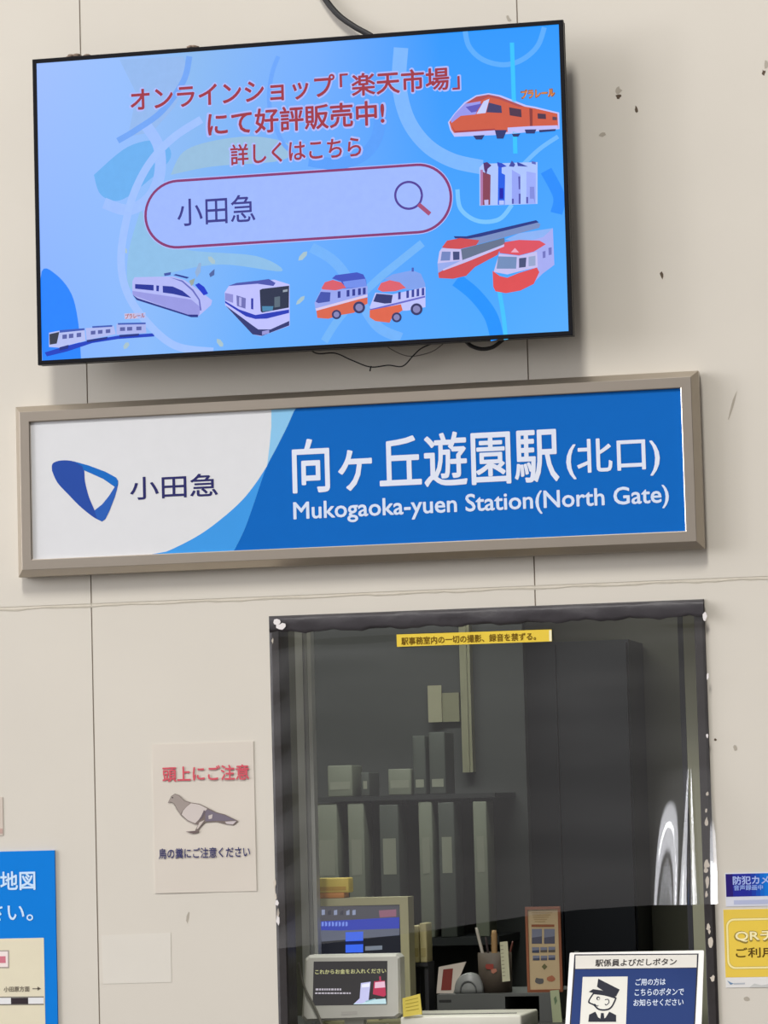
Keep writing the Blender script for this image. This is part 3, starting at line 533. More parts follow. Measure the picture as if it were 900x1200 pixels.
q = MB(); q.poly(CP, rrect(bx0, a.x+.19, bz0, bz1, .016), .0003, D(186, 160, 72), True); q.poly(CP, rrect(bx0+.0008, a.x+.1892, bz0+.0008, bz1-.0008, .0155), .0004, D(240, 226, 160), True); q.poly(CP, rrect(bx0+.0045, a.x+.1855, bz0+.0045, bz1-.0045, .0125), .0005, D(190, 162, 70), True); q.poly(CP, rrect(bx0+.0053, a.x+.1847, bz0+.0053, bz1-.0053, .012), .0006, D(230, 198, 78), True); part('outline', q, ys_)
q = MB(); q.text('QRチ', CP, (861, 1098.3), (909, 1096.5), 14.5, .0008, D(150, 130, 60), .06); q.text('QRチ', CP, (862, 1097.7), (908, 1096), 12.5, .0010, D(244, 232, 180), .025); part('sticker_title', q, ys_)
q = MB(); q.text('ご利用', CP, (862.5, 1117), (907, 1115.3), 11.5, .0008, D(88, 66, 20), .02); part('sticker_subtitle', q, ys_)
q = MB(); q.poly(CP, [(852, 1149), (856, 1154), (860, 1152.5), (857, 1151.5)], .0003, D(110, 140, 170)); q.poly(CP, [(860, 1152), (873, 1151.6), (873, 1153.4), (860, 1153.8)], .0003, D(180, 184, 190)); q.poly(CP, [(878, 1157.2), (884, 1152.5), (892, 1154.5), (905, 1152.5), (905, 1157)], .0003, D(196, 196, 192)); part('footer_mark', q, ys_)

# ================================================================= VINYL SHEET OVER THE WINDOW
mv = bpy.data.materials.new('clear_vinyl'); mv.use_nodes = True; t = mv.node_tree; t.nodes.clear()
out = t.nodes.new('ShaderNodeOutputMaterial'); tr = t.nodes.new('ShaderNodeBsdfTransparent'); df = t.nodes.new('ShaderNodeBsdfDiffuse'); gl = t.nodes.new('ShaderNodeBsdfGlossy'); m1 = t.nodes.new('ShaderNodeMixShader'); m2 = t.nodes.new('ShaderNodeMixShader')
fr = t.nodes.new('ShaderNodeFresnel'); ge = t.nodes.new('ShaderNodeNewGeometry'); io_ = t.nodes.new('ShaderNodeMapRange')
io_.inputs['To Min'].default_value = 1.68; io_.inputs['To Max'].default_value = 1/1.68      # a thin sheet reflects alike from both sides
t.links.new(ge.outputs['Backfacing'], io_.inputs['Value']); t.links.new(io_.outputs[0], fr.inputs[0])
tr.inputs[0].default_value = (0.93, 0.93, 0.93, 1); df.inputs[0].default_value = (0.80, 0.80, 0.78, 1); gl.inputs['Roughness'].default_value = 0.09; gl.inputs['Color'].default_value = (1, 1, 1, 1)
co = t.nodes.new('ShaderNodeTexCoord'); nz = t.nodes.new('ShaderNodeTexNoise'); nz.inputs['Scale'].default_value = 6; nz.inputs['Detail'].default_value = 3
mr = t.nodes.new('ShaderNodeMapRange'); mr.inputs['From Min'].default_value = .3; mr.inputs['From Max'].default_value = .7; mr.inputs['To Min'].default_value = .004; mr.inputs['To Max'].default_value = .020
mpn = t.nodes.new('ShaderNodeMapping'); mpn.inputs['Rotation'].default_value = (0, math.radians(-28), 0); mpn.inputs['Scale'].default_value = (.35, 1, 2.0)
t.links.new(co.outputs['Object'], mpn.inputs['Vector']); t.links.new(mpn.outputs[0], nz.inputs['Vector']); t.links.new(nz.outputs['Fac'], mr.inputs['Value']); t.links.new(mr.outputs[0], m1.inputs[0])
t.links.new(tr.outputs[0], m1.inputs[1]); t.links.new(df.outputs[0], m1.inputs[2]); t.links.new(fr.outputs[0], m2.inputs[0]); t.links.new(m1.outputs[0], m2.inputs[1]); t.links.new(gl.outputs[0], m2.inputs[2]); t.links.new(m2.outputs[0], out.inputs[0])
sh = thing('vinyl_sheet', 'clear vinyl sheet hanging from the window top, its bottom edge curling at the right', 'sheet', (0.2, -0.01, 1.2))
VP = Plane((0, -0.010, 0))
bot = [VP.uv(*p) for p in [(322, 1112), (360, 1108), (430, 1100), (500, 1091), (560, 1082), (620, 1073), (680, 1066), (740, 1062), (790, 1059.5), (815, 1059), (846, 1058)]]
def zbot(x):
    for (a0, b0), (a1, b1) in zip(bot, bot[1:]):
        if x <= a1: return b0+(b1-b0)*max(0, (x-a0))/(a1-a0)
    return bot[-1][1]
NX, NZ = 210, 110; VX0, VX1 = -0.2365, 0.6335; zt = 1.889
cols = [i/90*.84 for i in range(90)]+[.84+.16*i/120 for i in range(121)]
def tooth(s_):                                               # two pleats: slow rise, quick return
    for lo_, pk, hi_ in ((0, .40, .52), (.56, .90, 1.0)):
        rise = lambda q_: .40*q_+.15*q_*q_/(pk-lo_)
        if lo_ <= s_ <= pk: return rise(s_-lo_)
        if pk < s_ <= hi_: return rise(pk-lo_)*(1-(s_-pk)/(hi_-pk))
    return 0.0
sst = lambda t_: max(0, min(1, t_))**2*(3-2*max(0, min(1, t_)))
zf0 = P(806, 900).z
vs, fs = [], []
for j in range(NZ+1):
    v = j/NZ
    for a in cols:
        flare = sst((v-.50)/.42)
        x = VX0+a*(VX1+0.014*flare-VX0); zb_ = zbot(x); z = zt+(zb_-zt)*v
        y = -0.010-0.006*v
        y -= 0.0030*math.exp(-((v-.055)/.022)**2)*(0.4+0.6*math.sin(a*3.1))-0.002*math.exp(-((v-.10)/.02)**2)*math.sin(a*7+.5)   # gathers under the taped top
        y -= 0.0022*math.sin(a*9+v*5)*v*(1-a*.5)+0.0012*math.sin(v*17-a*8)*(.3+a)*math.exp(-((v-.55)/.3)**2)
        y -= 0.0030*math.exp(-(a/.07)**2)*math.sin(v*38+a*20)                                                             # puckers down the taped left side
        d_ = max(0, min(1, (zf0-z)/(zf0-zb_)))                                                                       # the standing fold in the lower right corner
        if d_ > 0:
            xl_, xr_ = .592-.020*d_**.8, .600+.013*d_
            wd_ = xr_-xl_; y -= wd_*tooth((x-xl_)/wd_)
            y -= .20*(zf0-z)*sst((x-xl_+.06)/.06)
        y -= .55*max(0, x-.6325)*flare                                                                 # outer edge flaring off the wall
        vs.append((x, y, z))
for j in range(NZ):
    for i in range(NX): k = j*(NX+1)+i; fs.append((k, k+NX+1, k+NX+2, k+1))
q = MB(); q.add(vs, fs, mv, True); part('film', q, sh)
m_btape = mat('black_tape', (58, 55, 58), 0.45, var=.2, scale=25, bump=.5, spec=.35)
q = MB(); vs, fs = [], []
for i in range(61):
    x = VX0+i/60*(VX1-VX0); wv = .0015*math.sin(i*.9)+.001*math.sin(i*2.3)
    for z, y in ((WZ1-.003, -.012), (WZ1-.010+wv, -.0185-.002*math.sin(i*.55)), (WZ1-.018, -.0155), (WZ1-.028+wv, -.019-.002*math.cos(i*.4)), (WZ1-.034+wv*1.5, -.014)): vs.append((x, y, z))
for i in range(60):
    for k in range(4): fs.append((5*i+k, 5*i+k+1, 5*i+k+6, 5*i+k+5))
q.add(vs, fs, m_btape, True); part('top_tape', q, sh, 'crinkled black tape')
mt2 = mat('shiny_tape_bit', (225, 220, 218), 0.15, spec=.8)
for c, rx, ry in (((330, 734), 5, 4), ((324, 729), 4, 3), ((826, 722), 2.5, 5), ((829.5, 792), 1.5, 4), ((829, 862), 1.6, 2.6), ((325, 1058), 2.2, 3), ((326, 1078), 2, 5)):
    q = MB(); q.prism(Plane((0, -.0205, 0)), blob(c, rx, ry), 0.0, .0012, mt2); part('clear_tape_piece', q, sh, 'shiny tape piece')
ws = thing('warning_strip', 'narrow yellow strip with black writing stuck high on the window sheet', 'sticker', tuple(P(556, 757, -.0225)))
WP = Plane((0, -.0225, 0))
q = MB(); q.prism(WP, [(464.8, 743.6), (646.5, 737.6), (646.9, 751.6), (465.2, 758)], 0, .0008, D(226, 196, 70)); st_ = part('strip', q, ws)
q = MB(); q.poly(WP, [(643.5, 738.6), (646.4, 738.5), (646.7, 751), (643.8, 751.3)], .001, D(235, 228, 190)); part('worn_end', q, st_, 'pale worn end')
q = MB(); q.text('駅事務室内の一切の撮影、録音を禁ずる。', WP, (470.5, 751.3), (628, 745.8), 8.8, .0012, D(112, 84, 18), .02); part('notice_text', q, st_)

# ================================================================= INSIDE THE WINDOW
CT = 1.055
def rp_(x0, y0, x1, y1, y):                                  # photo box -> (x0, x1, z0, z1) on a wall-parallel plane
    a, b_ = P((x0+x0)/2, (y0+y1)/2, y), P(x1, (y0+y1)/2, y); return a.x, b_.x, P((x0+x1)/2, y1, y).z, P((x0+x1)/2, y0, y).z
# customer display terminal
m_ter = mat('light_grey_plastic', (212, 212, 202), 0.5)
ty = 0.13; x0, x1, z0, z1 = rp_(354, 1119, 469, 1195, ty)
te = thing('customer_display', 'light grey payment terminal with a dark screen, at the window bottom left', 'terminal', ((x0+x1)/2, ty+.04, CT))
q = MB(); PT = Plane((0, ty, 0))
body = [(362, 1119.5), (464, 1118), (468, 1122), (469.5, 1188), (464, 1194), (358, 1197), (353, 1193), (357, 1124)]
q.prism(PT, body, -.05, -.006, m_ter); inner = [(363, 1122.5), (463, 1121), (466, 1124), (467, 1187), (462, 1191), (360, 1194), (356, 1190), (359.5, 1126)]
bo, io = [PT.px(*p, -.006) for p in body], [PT.px(*p, .0) for p in inner]
q.add(bo+io, [(i, (i+1) % 8, 8+(i+1) % 8, 8+i) for i in range(8)]+[list(range(8, 16))[::-1]], m_ter); part('housing', q, te)
q = MB(); q.box((x0+x1)/2-.05, (x0+x1)/2+.05, ty+.012, ty+.12, CT, CT+.012, m_ter); q.box((x0+x1)/2-.02, (x0+x1)/2+.02, ty+.02, ty+.05, CT+.012, z0+.03, m_ter); part('foot', q, te)
q = MB(); q.poly(PT, Z(320, 1000, 5, [(238, 634), (670, 630), (668, 886), (232, 892)]), .0004, E(62, 60, 60, k=.9)); ds = part('display', q, te)
q = MB(); q.text('これからお金をお入れください', PT, (369.5, 1139), (452.5, 1137.5), 5.4, .0008, E(196, 196, 140), .02); part('display_text', q, ds)
q = MB()
for p in ([(250, 792), (400, 790), (400, 803), (250, 806)], [(247, 815), (458, 810), (458, 824), (247, 830)]):
    xa, xb = p[0][0], p[1][0]; k = 0
    while xa < xb-6:
        w_ = random.uniform(8, 18); q.poly(PT, Z(320, 1000, 5, [(xa, p[0][1]), (min(xb, xa+w_), p[0][1]-.3), (min(xb, xa+w_), p[2][1]), (xa, p[2][1])]), .0008, E(186, 180, 190)); xa += w_+4
part('display_lines', q, ds)
q = MB()
for c, p, l in (((196, 226, 232), [(470, 885), (500, 865), (660, 850), (664, 882)], .0006), ((200, 200, 240), [(475, 880), (508, 850), (515, 760), (572, 752), (560, 862), (520, 880)], .0008), ((240, 240, 255), [(520, 768), (566, 760), (566, 782), (520, 786)], .001), ((190, 60, 90), [(592, 750), (655, 745), (662, 830), (650, 840), (585, 825)], .0008), ((235, 190, 210), [(598, 756), (655, 750), (658, 785), (596, 790)], .001), ((180, 60, 90), [(622, 722), (632, 720), (634, 752), (624, 752)], .0008), ((150, 190, 200), [(540, 865), (600, 850), (600, 856), (545, 872)], .001)):
    q.poly(PT, Z(320, 1000, 5, p), l, E(*c))
part('card_reader_picture', q, ds)
q = MB(); q.poly(PT, Z(320, 1000, 5, [(400, 928), (494, 924), (494, 944), (400, 948)]), .0004, D(206, 204, 196)); part('maker_plate', q, te)
q = MB(); q.tube(smooth([tuple(P(x, y, ty-.012)) for x, y in ((350, 1128), (353, 1145), (358, 1160), (366, 1175), (374, 1192), (380, 1210))], 6), .0024, mat('grey_cord', (120, 118, 108), .6), 8)
one('terminal_cord', q, 'grey cord slanting down in front of the payment terminal', 'cable')
# big desk monitor behind it
my = 0.34; m_mon = mat('beige_monitor', (176, 172, 136), .55); PM = Plane((0, my, 0)); x0, x1, z0, z1 = rp_(368, 1052, 480.5, 1172, my)
mo = thing('desk_monitor', 'beige desk monitor with a blue picture, behind the payment terminal', 'monitor', ((x0+x1)/2, my+.03, CT))
x2, x3 = P(369, 1090, my).x, P(470, 1090, my).x; zA, zB = P(420, 1061, my).z, z0+.01
q = MB(); q.box(x0, x1, my+.002, my+.05, z0, z1, m_mon); q.box(x3, x1, my-.008, my+.002, z0, z1, m_mon); q.box(x0, x3, my-.008, my+.002, zA, z1, m_mon); part('casing', q, mo)
q = MB(); q.box((x0+x1)/2-.1, (x0+x1)/2+.1, my-.03, my+.12, CT, CT+.012, m_mon); q.box((x0+x1)/2-.03, (x0+x1)/2+.03, my+.01, my+.045, CT+.012, z0+.01, m_mon); part('stand', q, mo)
q = MB(); q.box(x0+.002, x3, my-.002, my+.002, z0+.006, zA, E(28, 30, 38)); sc_ = part('screen', q, mo)
PM = Plane((0, my-.0024, 0)); k5 = lambda p: Z(320, 1000, 5, p)
q = MB()
q.poly(PM, k5([(252, 312), (740, 306), (740, 376), (252, 400)]), .0002, E(74, 74, 82)); q.poly(PM, k5([(252, 400), (520, 386), (740, 374), (740, 440), (400, 452), (252, 450)]), .0003, E(44, 62, 176)); q.poly(PM, k5([(252, 450), (740, 440), (740, 480), (252, 520)]), .0002, E(92, 98, 116)); q.poly(PM, k5([(620, 335), (722, 328), (722, 370), (625, 376)]), .0004, E(140, 92, 112)); part('page_banner', q, sc_)
q = MB()
for i in range(9): q.poly(PM, k5([(265+i*20, 396+(i*7) % 13), (277+i*20, 396+(i*5) % 11), (277+i*20, 425), (265+i*20, 428)]), .0005, E(120, 146, 236))
for i in range(6): q.poly(PM, k5([(285+i*36, 330+(i*11) % 17), (304+i*36, 330), (304+i*36, 360), (285+i*36, 362)]), .0005, E(*random.choice(((140, 150, 180), (50, 50, 64)))))
part('page_text', q, sc_)
q = MB(); q.poly(PM, k5([(425, 462), (528, 458), (528, 580), (425, 582)]), .0005, E(58, 104, 236)); q.poly(PM, k5([(425, 516), (528, 512), (528, 532), (425, 536)]), .0007, E(20, 34, 90)); part('page_button', q, sc_, 'blue button')
q = MB(); q.poly(PM, k5([(540, 545), (640, 540), (640, 564), (540, 570)]), .0005, E(118, 126, 138)); part('page_field', q, sc_)
# yellow boxes on the monitor
def boxy(name, px4, y, dy, m, label, cat, r=.003):
    a0, a1, c0, c1 = rp_(*px4, y); q_ = MB(); q_.bbox(a0, a1, y, y+dy, c0, c1, m, r); return q_, (a0, a1, c0, c1)
yb = my+.0; q, d = boxy('', (372, 1048, 403, 1053), yb-.004, .05, mat('orange_card', (196, 130, 58), .6), '', ''); z_ = z1
q = MB(); q.bbox(d[0], d[1], yb-.002, yb+.045, z1, z1+.011, mat('orange_card', (196, 130, 58), .6), .002); one('orange_packet', q, 'flat orange packet on top of the desk monitor, under the yellow box', 'box')
q = MB(); q.bbox(d[0]-.002, d[1]+.010, yb, yb+.045, z1+.011, z1+.042, mat('yellow_card', (214, 190, 84), .6), .003); ybx = one('yellow_box', q, 'small yellow box on top of the desk monitor', 'box')
q = MB(); q.box(d[0]+.002, d[1]+.004, yb-.0006, yb, z1+.016, z1+.024, D(190, 150, 60)); part('box_stripe', q, ybx)
# folders, note, printer
m_fold = mat('cream_folder', (186, 176, 130), .6)
fy = .45
for i, (xa, xb, yt, lab) in enumerate(((482, 491, 1085, 'cream folder standing right of the desk monitor, the left one of two'), (492, 500, 1082, 'cream folder standing right of the desk monitor, the right one of two'))):
    a0, a1, c0, c1 = rp_(xa, yt, xb, 1128, fy); q = MB(); q.bbox(a0, a1, fy, fy+.06, c0, c1, m_fold, .002)
    o = one('file_folder', q, lab, 'folder', 'cream folders on the black rack'); qq = MB(); qq.box(a0+.002, a1-.002, fy-.0008, fy, c0+.012, c0+.03, D(168, 156, 110)); part('spine_label', qq, o)
a0, a1, c0, c1 = rp_(481, 1128, 502, 1160, fy); q = MB(); q.box(a0, a1, fy-.005, fy+.07, c1-.008, c1, m_dark); q.box(a0, a0+.008, fy, fy+.065, CT, c1-.008, m_dark); q.box(a1-.008, a1, fy, fy+.065, CT, c1-.008, m_dark)
one('folder_rack', q, 'small black rack under the two cream folders', 'rack')
ny = .115; a0, a1, c0, c1 = rp_(471, 1165, 495, 1192, ny)
PN = Plane((0, ny, 0)); q = MB(); q.prism(PN, [(471.5, 1170), (492, 1164.5), (494.5, 1188.5), (472.5, 1192)], -.004, .0, mat('yellow_note', (226, 206, 92), .7)); nt_ = one('sticky_note', q, 'yellow sticky note beside the payment terminal', 'note')
q = MB()
for i in range(4): q.poly(PN, [(475+i*.2, 1172.5+i*4), (490+i*.3, 1169+i*4.2), (490+i*.3, 1169.8+i*4.2), (475+i*.2, 1173.3+i*4)], .0003, D(178, 158, 60))
part('handwriting', q, nt_)
py_ = .12; pz = P(540, 1187, py_+.1).z; a0, a1 = P(469, 1195, py_).x, P(611, 1195, py_).x
q = MB(); q.bbox(a0, a1, py_, py_+.20, CT, pz, mat('white_plastic', (214, 212, 198), .45), .004); pr = one('receipt_printer', q, 'flat white machine at the bottom edge, right of the sticky note', 'machine')
q = MB(); q.box(a0+.02, a1-.02, py_+.06, py_+.065, pz, pz+.0012, m_dark); part('paper_slot', q, pr)
# desk riser with things on it
ry = .42; a0, a1, c0, c1 = rp_(512.5, 1164.5, 652, 1196, ry); m_ris = mat('grey_riser', (92, 94, 92), .6)
rz = c1; xm0, xm1 = P(592, 1180, ry).x, P(632, 1180, ry).x
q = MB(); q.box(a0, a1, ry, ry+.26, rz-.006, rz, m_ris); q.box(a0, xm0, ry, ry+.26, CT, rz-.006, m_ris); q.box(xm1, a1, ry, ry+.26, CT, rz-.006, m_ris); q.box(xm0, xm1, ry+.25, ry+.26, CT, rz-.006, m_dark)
ri = one('desk_riser', q, 'low grey riser with a dark open bay, carrying the pen cup', 'shelf')
q = MB(); q.box(a0+.004, a0+.03, ry-.0008, ry, rz-.016, rz-.011, D(60, 60, 60)); part('name_plate', q, ri)
qx0, qx1 = P(645, 1180, ry-.02).x, P(656, 1180, ry-.02).x
PG = Plane((0, ry-.02, 0)); q = MB(); q.prism(PG, [(644.5, 1161), (655, 1160), (659, 1200), (648, 1201)], -.003, 0, mat('pale_green_card', (168, 176, 140), .7)); gsl = one('paper_strip', q, 'pale green paper strip hanging below the leaflet stand', 'paper')
q = MB(); q.poly(PG, [(649, 1170), (651.5, 1167), (653, 1173), (650.5, 1178)], .0004, D(110, 130, 100)); part('printed_mark', q, gsl)
cy = ry+.05
def on_riser(y): return rz
PC = Plane((0, cy, 0), (1, 0, 0), (0.0, .18, 1)); uvb = PC.uv(520, 1163)[1]; shf = Vector((0, 0, 0))
PC = Plane((0, cy, rz), (1, 0, 0), (0, .25, 1))
q = MB(); q.prism(PC, [(PC.uv(511.5, 1160)[0], 0), (PC.uv(531, 1160)[0], 0), (PC.uv(546, 1140)[0], PC.uv(540, 1127)[1]), (PC.uv(514, 1140)[0], PC.uv(520, 1133)[1])], -.003, 0, mat('white_card', (196, 186, 174), .7), True); cd = one('photo_card', q, 'white card with a red-brown picture leaning on the grey riser', 'card')
u_a, u_b = PC.uv(517, 1150)[0], PC.uv(529, 1150)[0]; q = MB(); q.poly(PC, [(u_a, .006), (u_b, .006), (u_b+.003, PC.uv(525, 1135)[1]), (u_a+.004, PC.uv(525, 1136)[1])], .0005, D(124, 56, 50), True); part('card_picture', q, cd)
c0 = P(550, 1163, cy-.02); rd_ = (P(567, 1163, cy-.02).x-P(533, 1163, cy-.02).x)/2; hh = P(550, 1140, cy-.02).z-rz
q = MB(); vs, fs = [], []
pr_ = [(math.cos(a)*rd_, math.sin(a)**.8*hh) for a in [math.pi*i/16 for i in range(17)]]
for y in (cy-.03, cy-.025, cy+.0, cy+.005): 
    sc2 = .93 if y in (cy-.03, cy+.005) else 1
    vs += [(c0.x+u*sc2, y, rz+v*sc2) for u, v in pr_]
for k in range(3): fs += [(k*17+i, (k+1)*17+i, (k+1)*17+i+1, k*17+i+1) for i in range(16)]
fs += [list(range(17)), list(range(51, 68))[::-1]]+[(k*17+16, k*17, (k+1)*17, (k+1)*17+16)[::-1] for k in range(3)]
q.add(vs, fs, mat('grey_plastic', (132, 134, 132), .4), True); tdp = one('tape_dispenser', q, 'rounded grey tape dispenser on the riser, left of the pen cup', 'dispenser')
q = MB(); q.tube([(c0.x+u*.55, cy-.031, rz+.002+v*.55) for u, v in pr_], .0016, mat('dark_grey_plastic', (88, 90, 90), .5), 6); part('tape_roll_rim', q, tdp)
uy = ry+.06; cu_ = P(581, 1160, uy); ru = (P(600, 1150, uy).x-P(562, 1150, uy).x)/2; hu = P(580, 1116, uy).z-rz
m_cup = mat('brown_cup', (86, 76, 66), .6, var=.15, scale=60)
pc = thing('pen_cup', 'brown pen cup crowded with pens on the grey riser', 'cup', (cu_.x, uy, rz))
q = MB(); q.lathe((cu_.x, uy), [(.001, rz+.001), (ru, rz), (ru*1.04, rz+hu), (ru*.94, rz+hu), (ru*.9, rz+.006), (.001, rz+.006)], m_cup); part('cup', q, pc)
q = MB()
PF = Plane((0, uy-ru*1.03, 0))
q.poly(PF, blob((574, 1133), 5, 4, 8, .3), .001, D(150, 70, 62)); q.poly(PF, blob((579, 1138), 3, 3, 7, .3), .0012, D(180, 120, 100)); part('red_decoration', q, pc, 'red flower mark')
def pen(name, top, botm, r, m, label, yy, group='pens in the brown cup'):
    t_, b2 = P(*top, yy), P(*botm, uy+(yy-uy)*.3); b2.z = rz+.012
    q_ = MB(); q_.tube([b2, b2.lerp(t_, .5), b2.lerp(t_, .92), t_], r, m, 10, [r, r, r, r*.7]); return one(name, q_, label, 'pen', group)
pen('marker_pen', (558, 1087), (575, 1150), .0034, mat('white_pen', (196, 190, 178), .4), 'pale pen leaning furthest left in the brown cup', uy)
pen('brush', (579, 1090), (580, 1150), .0065, mat('wood_tan', (170, 136, 92), .6), 'thick tan handle standing in the middle of the brown cup', uy+.004)
pen('pencil', (601, 1103), (588, 1150), .0022, mat('red_brown_pen', (104, 60, 50), .5), 'thin red-brown pen leaning right in the brown cup', uy+.004)
pen('ballpoint_pen', (569, 1098), (578, 1150), .0026, mat('dark_pen', (66, 56, 56), .5), 'dark pen between the pale pen and the tan handle', uy-.006)
PW = Plane((0, uy-ru*1.1, 0)); q = MB(); q.prism(PW, [(586, 1104), (595, 1103), (598, 1149.5), (589, 1150.5)], -.002, .003, mat('cream_plastic', (196, 194, 164), .5)); rl = one('plastic_ruler', q, 'short cream ruler leaning on the front of the pen cup', 'ruler')
q = MB()
for i in range(9): q.poly(PW, [(586.7+i*.3, 1108+i*4.4), (590+i*.3, 1107.7+i*4.4), (590+i*.3, 1108.3+i*4.4), (586.7+i*.3, 1108.6+i*4.4)], .0034, D(120, 118, 100))
part('ruler_marks', q, rl)
# leaflet stand
ly = ry+.03; m_or = mat('orange_wood', (146, 88, 60), .5); x0, x1, z0, z1 = rp_(616.5, 1062.5, 658, 1160.5, ly); z0 = rz
ls = thing('leaflet_stand', 'upright orange-brown framed leaflet with small photos, on the grey riser', 'leaflet stand', ((x0+x1)/2, ly+.02, rz))
q = MB(); q.sweep(x0, x1, z0, z1, [(0, ly+.012), (0, ly), (.0055, ly-.001), (.0055, ly+.004)], m_or); q.box(x0, x1, ly+.008, ly+.012, z0, z1, m_or); q.box(x0+.01, x1-.01, ly+.012, ly+.05, z0, z0+.006, m_or); part('frame', q, ls)
q = MB(); q.box(x0+.005, x1-.005, ly+.0025, ly+.008, z0+.005, z1-.005, mat('cream_page', (194, 172, 134), .6)); pg = part('page', q, ls)
PL = Plane((0, ly+.0022, 0)); k4 = lambda p: Z(470, 1040, 4.286, p)
def rc(a, b2, c, d_): return [(a, b2), (c, b2), (c, d_), (a, d_)]
for p in (rc(657, 208, 708, 282), rc(718, 208, 772, 282), rc(658, 300, 694, 328), rc(700, 300, 734, 326), rc(740, 298, 774, 326), rc(662, 342, 696, 366), rc(702, 342, 734, 366), rc(740, 340, 774, 364)):
    q = MB(); q.poly(PL, k4(p), .0003, D(*random.choice(((92, 92, 108), (76, 80, 100), (100, 92, 84))))); c = k4(p); q.poly(PL, [c[0], c[1], ((c[1][0]+c[2][0])/2, (c[1][1]*.5+c[2][1]*.5)), (c[3][0], c[3][1]*.6+c[0][1]*.4)], .0005, D(128, 132, 150)); part('photo', q, pg)
q = MB(); q.poly(PL, k4(rc(655, 186, 770, 198)), .0003, D(150, 96, 70))
for i in range(5): q.poly(PL, k4(rc(655+i*4, 125+i*11, 760-i*9, 129+i*11)), .0003, D(180, 154, 112))
part('page_text', q, pg)
q = MB(); q.poly(PL, k4([(720, 382), (735, 398), (720, 414), (706, 398)]), .0003, D(110, 108, 76)); q.poly(PL, k4(blob((692, 470), 24, 17, 9, .25)), .0003, D(100, 98, 98)); q.poly(PL, k4(blob((754, 458), 22, 15, 9, .25)), .0003, D(176, 112, 84)); part('small_drawings', q, pg)
# call sign: tilted plate
TL = math.radians(31)
KP0 = Plane((0, .105, 0), (1, 0, 0), (0, math.sin(TL), math.cos(TL)))
_b = P(745, 1115, .105); KP = Plane((0, .105, _b.z), (1, 0, 0), (0, math.sin(TL), math.cos(TL)))
cl = [KP.uv(667.5, 1118.5), KP.uv(825, 1115.3)]; ux0, ux1 = cl[0][0], cl[1][0]; vb = -(_b.z-CT-.002)/math.cos(TL)
ks = thing('call_button_sign', 'tilted white and navy sign with a uniformed attendant drawing, at bottom right of the window', 'sign', ((ux0+ux1)/2, .05, CT))
q = MB(); q.prism(KP, rrect(ux0, ux1, vb, 0, .003), -.004, 0, mat('white_sign_plate', (224, 222, 216), .3, var=.02), True); kp_ = part('plate', q, ks)
q = MB(); q.prism(Plane((0, .105+.012, _b.z-.012), (1, 0, 0), (0, -.10, 1)), [((ux0+ux1)/2-.04, -(_b.z-.012-CT)), ((ux0+ux1)/2+.04, -(_b.z-.012-CT)), ((ux0+ux1)/2+.02, 0), ((ux0+ux1)/2-.02, 0)], -.003, 0, m_dark, True); part('prop', q, ks)
kz = lambda p: Z(640, 1090, 4.286, p)
q = MB(); q.poly(KP, kz([(142, 122), (766, 118), (744, 560), (112, 560)]), .0004, D(56, 56, 66)); q.poly(KP, kz([(148, 128), (758, 124), (756, 188), (147, 195)]), .0006, D(226, 222, 212)); part('header_panel', q, kp_)
q = MB(); q.poly(KP, kz([(146, 198), (755, 192), (738, 560), (118, 560)]), .0006, D(36, 58, 112)); part('navy_panel', q, kp_, 'navy panel')
q = MB(); q.text('駅係員よびだしボタン', KP, kz([(248, 165)])[0], kz([(655, 161)])[0], 8.2, .0010, D(66, 62, 62), .02); part('sign_heading', q, kp_)
q = MB()
for b_, l, r in (('ご用の方は', (450, 262), (600, 260)), ('こちらのボタンで', (446, 313), (692, 310)), ('お知らせください', (440, 366), (690, 362))): q.text(b_, KP, kz([l])[0], kz([r])[0], 8.0, .0010, D(206, 216, 232), .015)
part('sign_text', q, kp_)
q = MB(); q.poly(KP, kz([(184, 236), (410, 234), (398, 560), (165, 560)]), .0009, D(222, 220, 210)); pic = part('attendant_picture', q, kp_)
q = MB(); NV = D(44, 46, 56); WH = D(222, 220, 210)
q.poly(KP, kz([(262, 245), (370, 300), (352, 334), (322, 330), (256, 286)]), .0012, NV)
q.poly(KP, kz([(214, 312), (236, 298), (280, 304), (350, 336), (346, 346), (290, 330), (240, 318)]), .0014, NV)
q.poly(KP, smooth(kz([(236, 316), (210, 362), (238, 380), (262, 402), (300, 406), (330, 392), (352, 350), (348, 338), (290, 322), (236, 316)]), 4), .0012, NV)
q.poly(KP, smooth(kz([(240, 324), (219, 360), (243, 374), (266, 395), (300, 398), (325, 386), (344, 350), (340, 344), (290, 330), (240, 324)]), 4), .0015, WH)
q.disc(KP, *kz([(262, 345)])[0], 2.2, .0017, NV); q.disc(KP, *kz([(264, 347)])[0], 1.2, .0019, WH); q.band(KP, kz([(296, 352), (312, 350), (316, 366), (302, 378), (296, 372)]), 1.0, .0017, NV); q.band(KP, kz([(243, 372), (258, 384), (262, 378)]), .9, .0017, NV)
q.poly(KP, kz([(212, 462), (216, 426), (245, 412), (320, 412), (352, 428), (352, 462)]), .0012, NV); q.poly(KP, kz([(248, 410), (318, 410), (300, 440), (284, 452), (262, 440)]), .0014, WH); q.poly(KP, kz([(276, 418), (290, 418), (294, 455), (280, 462), (272, 455)]), .0016, NV)
part('attendant_drawing', q, pic)

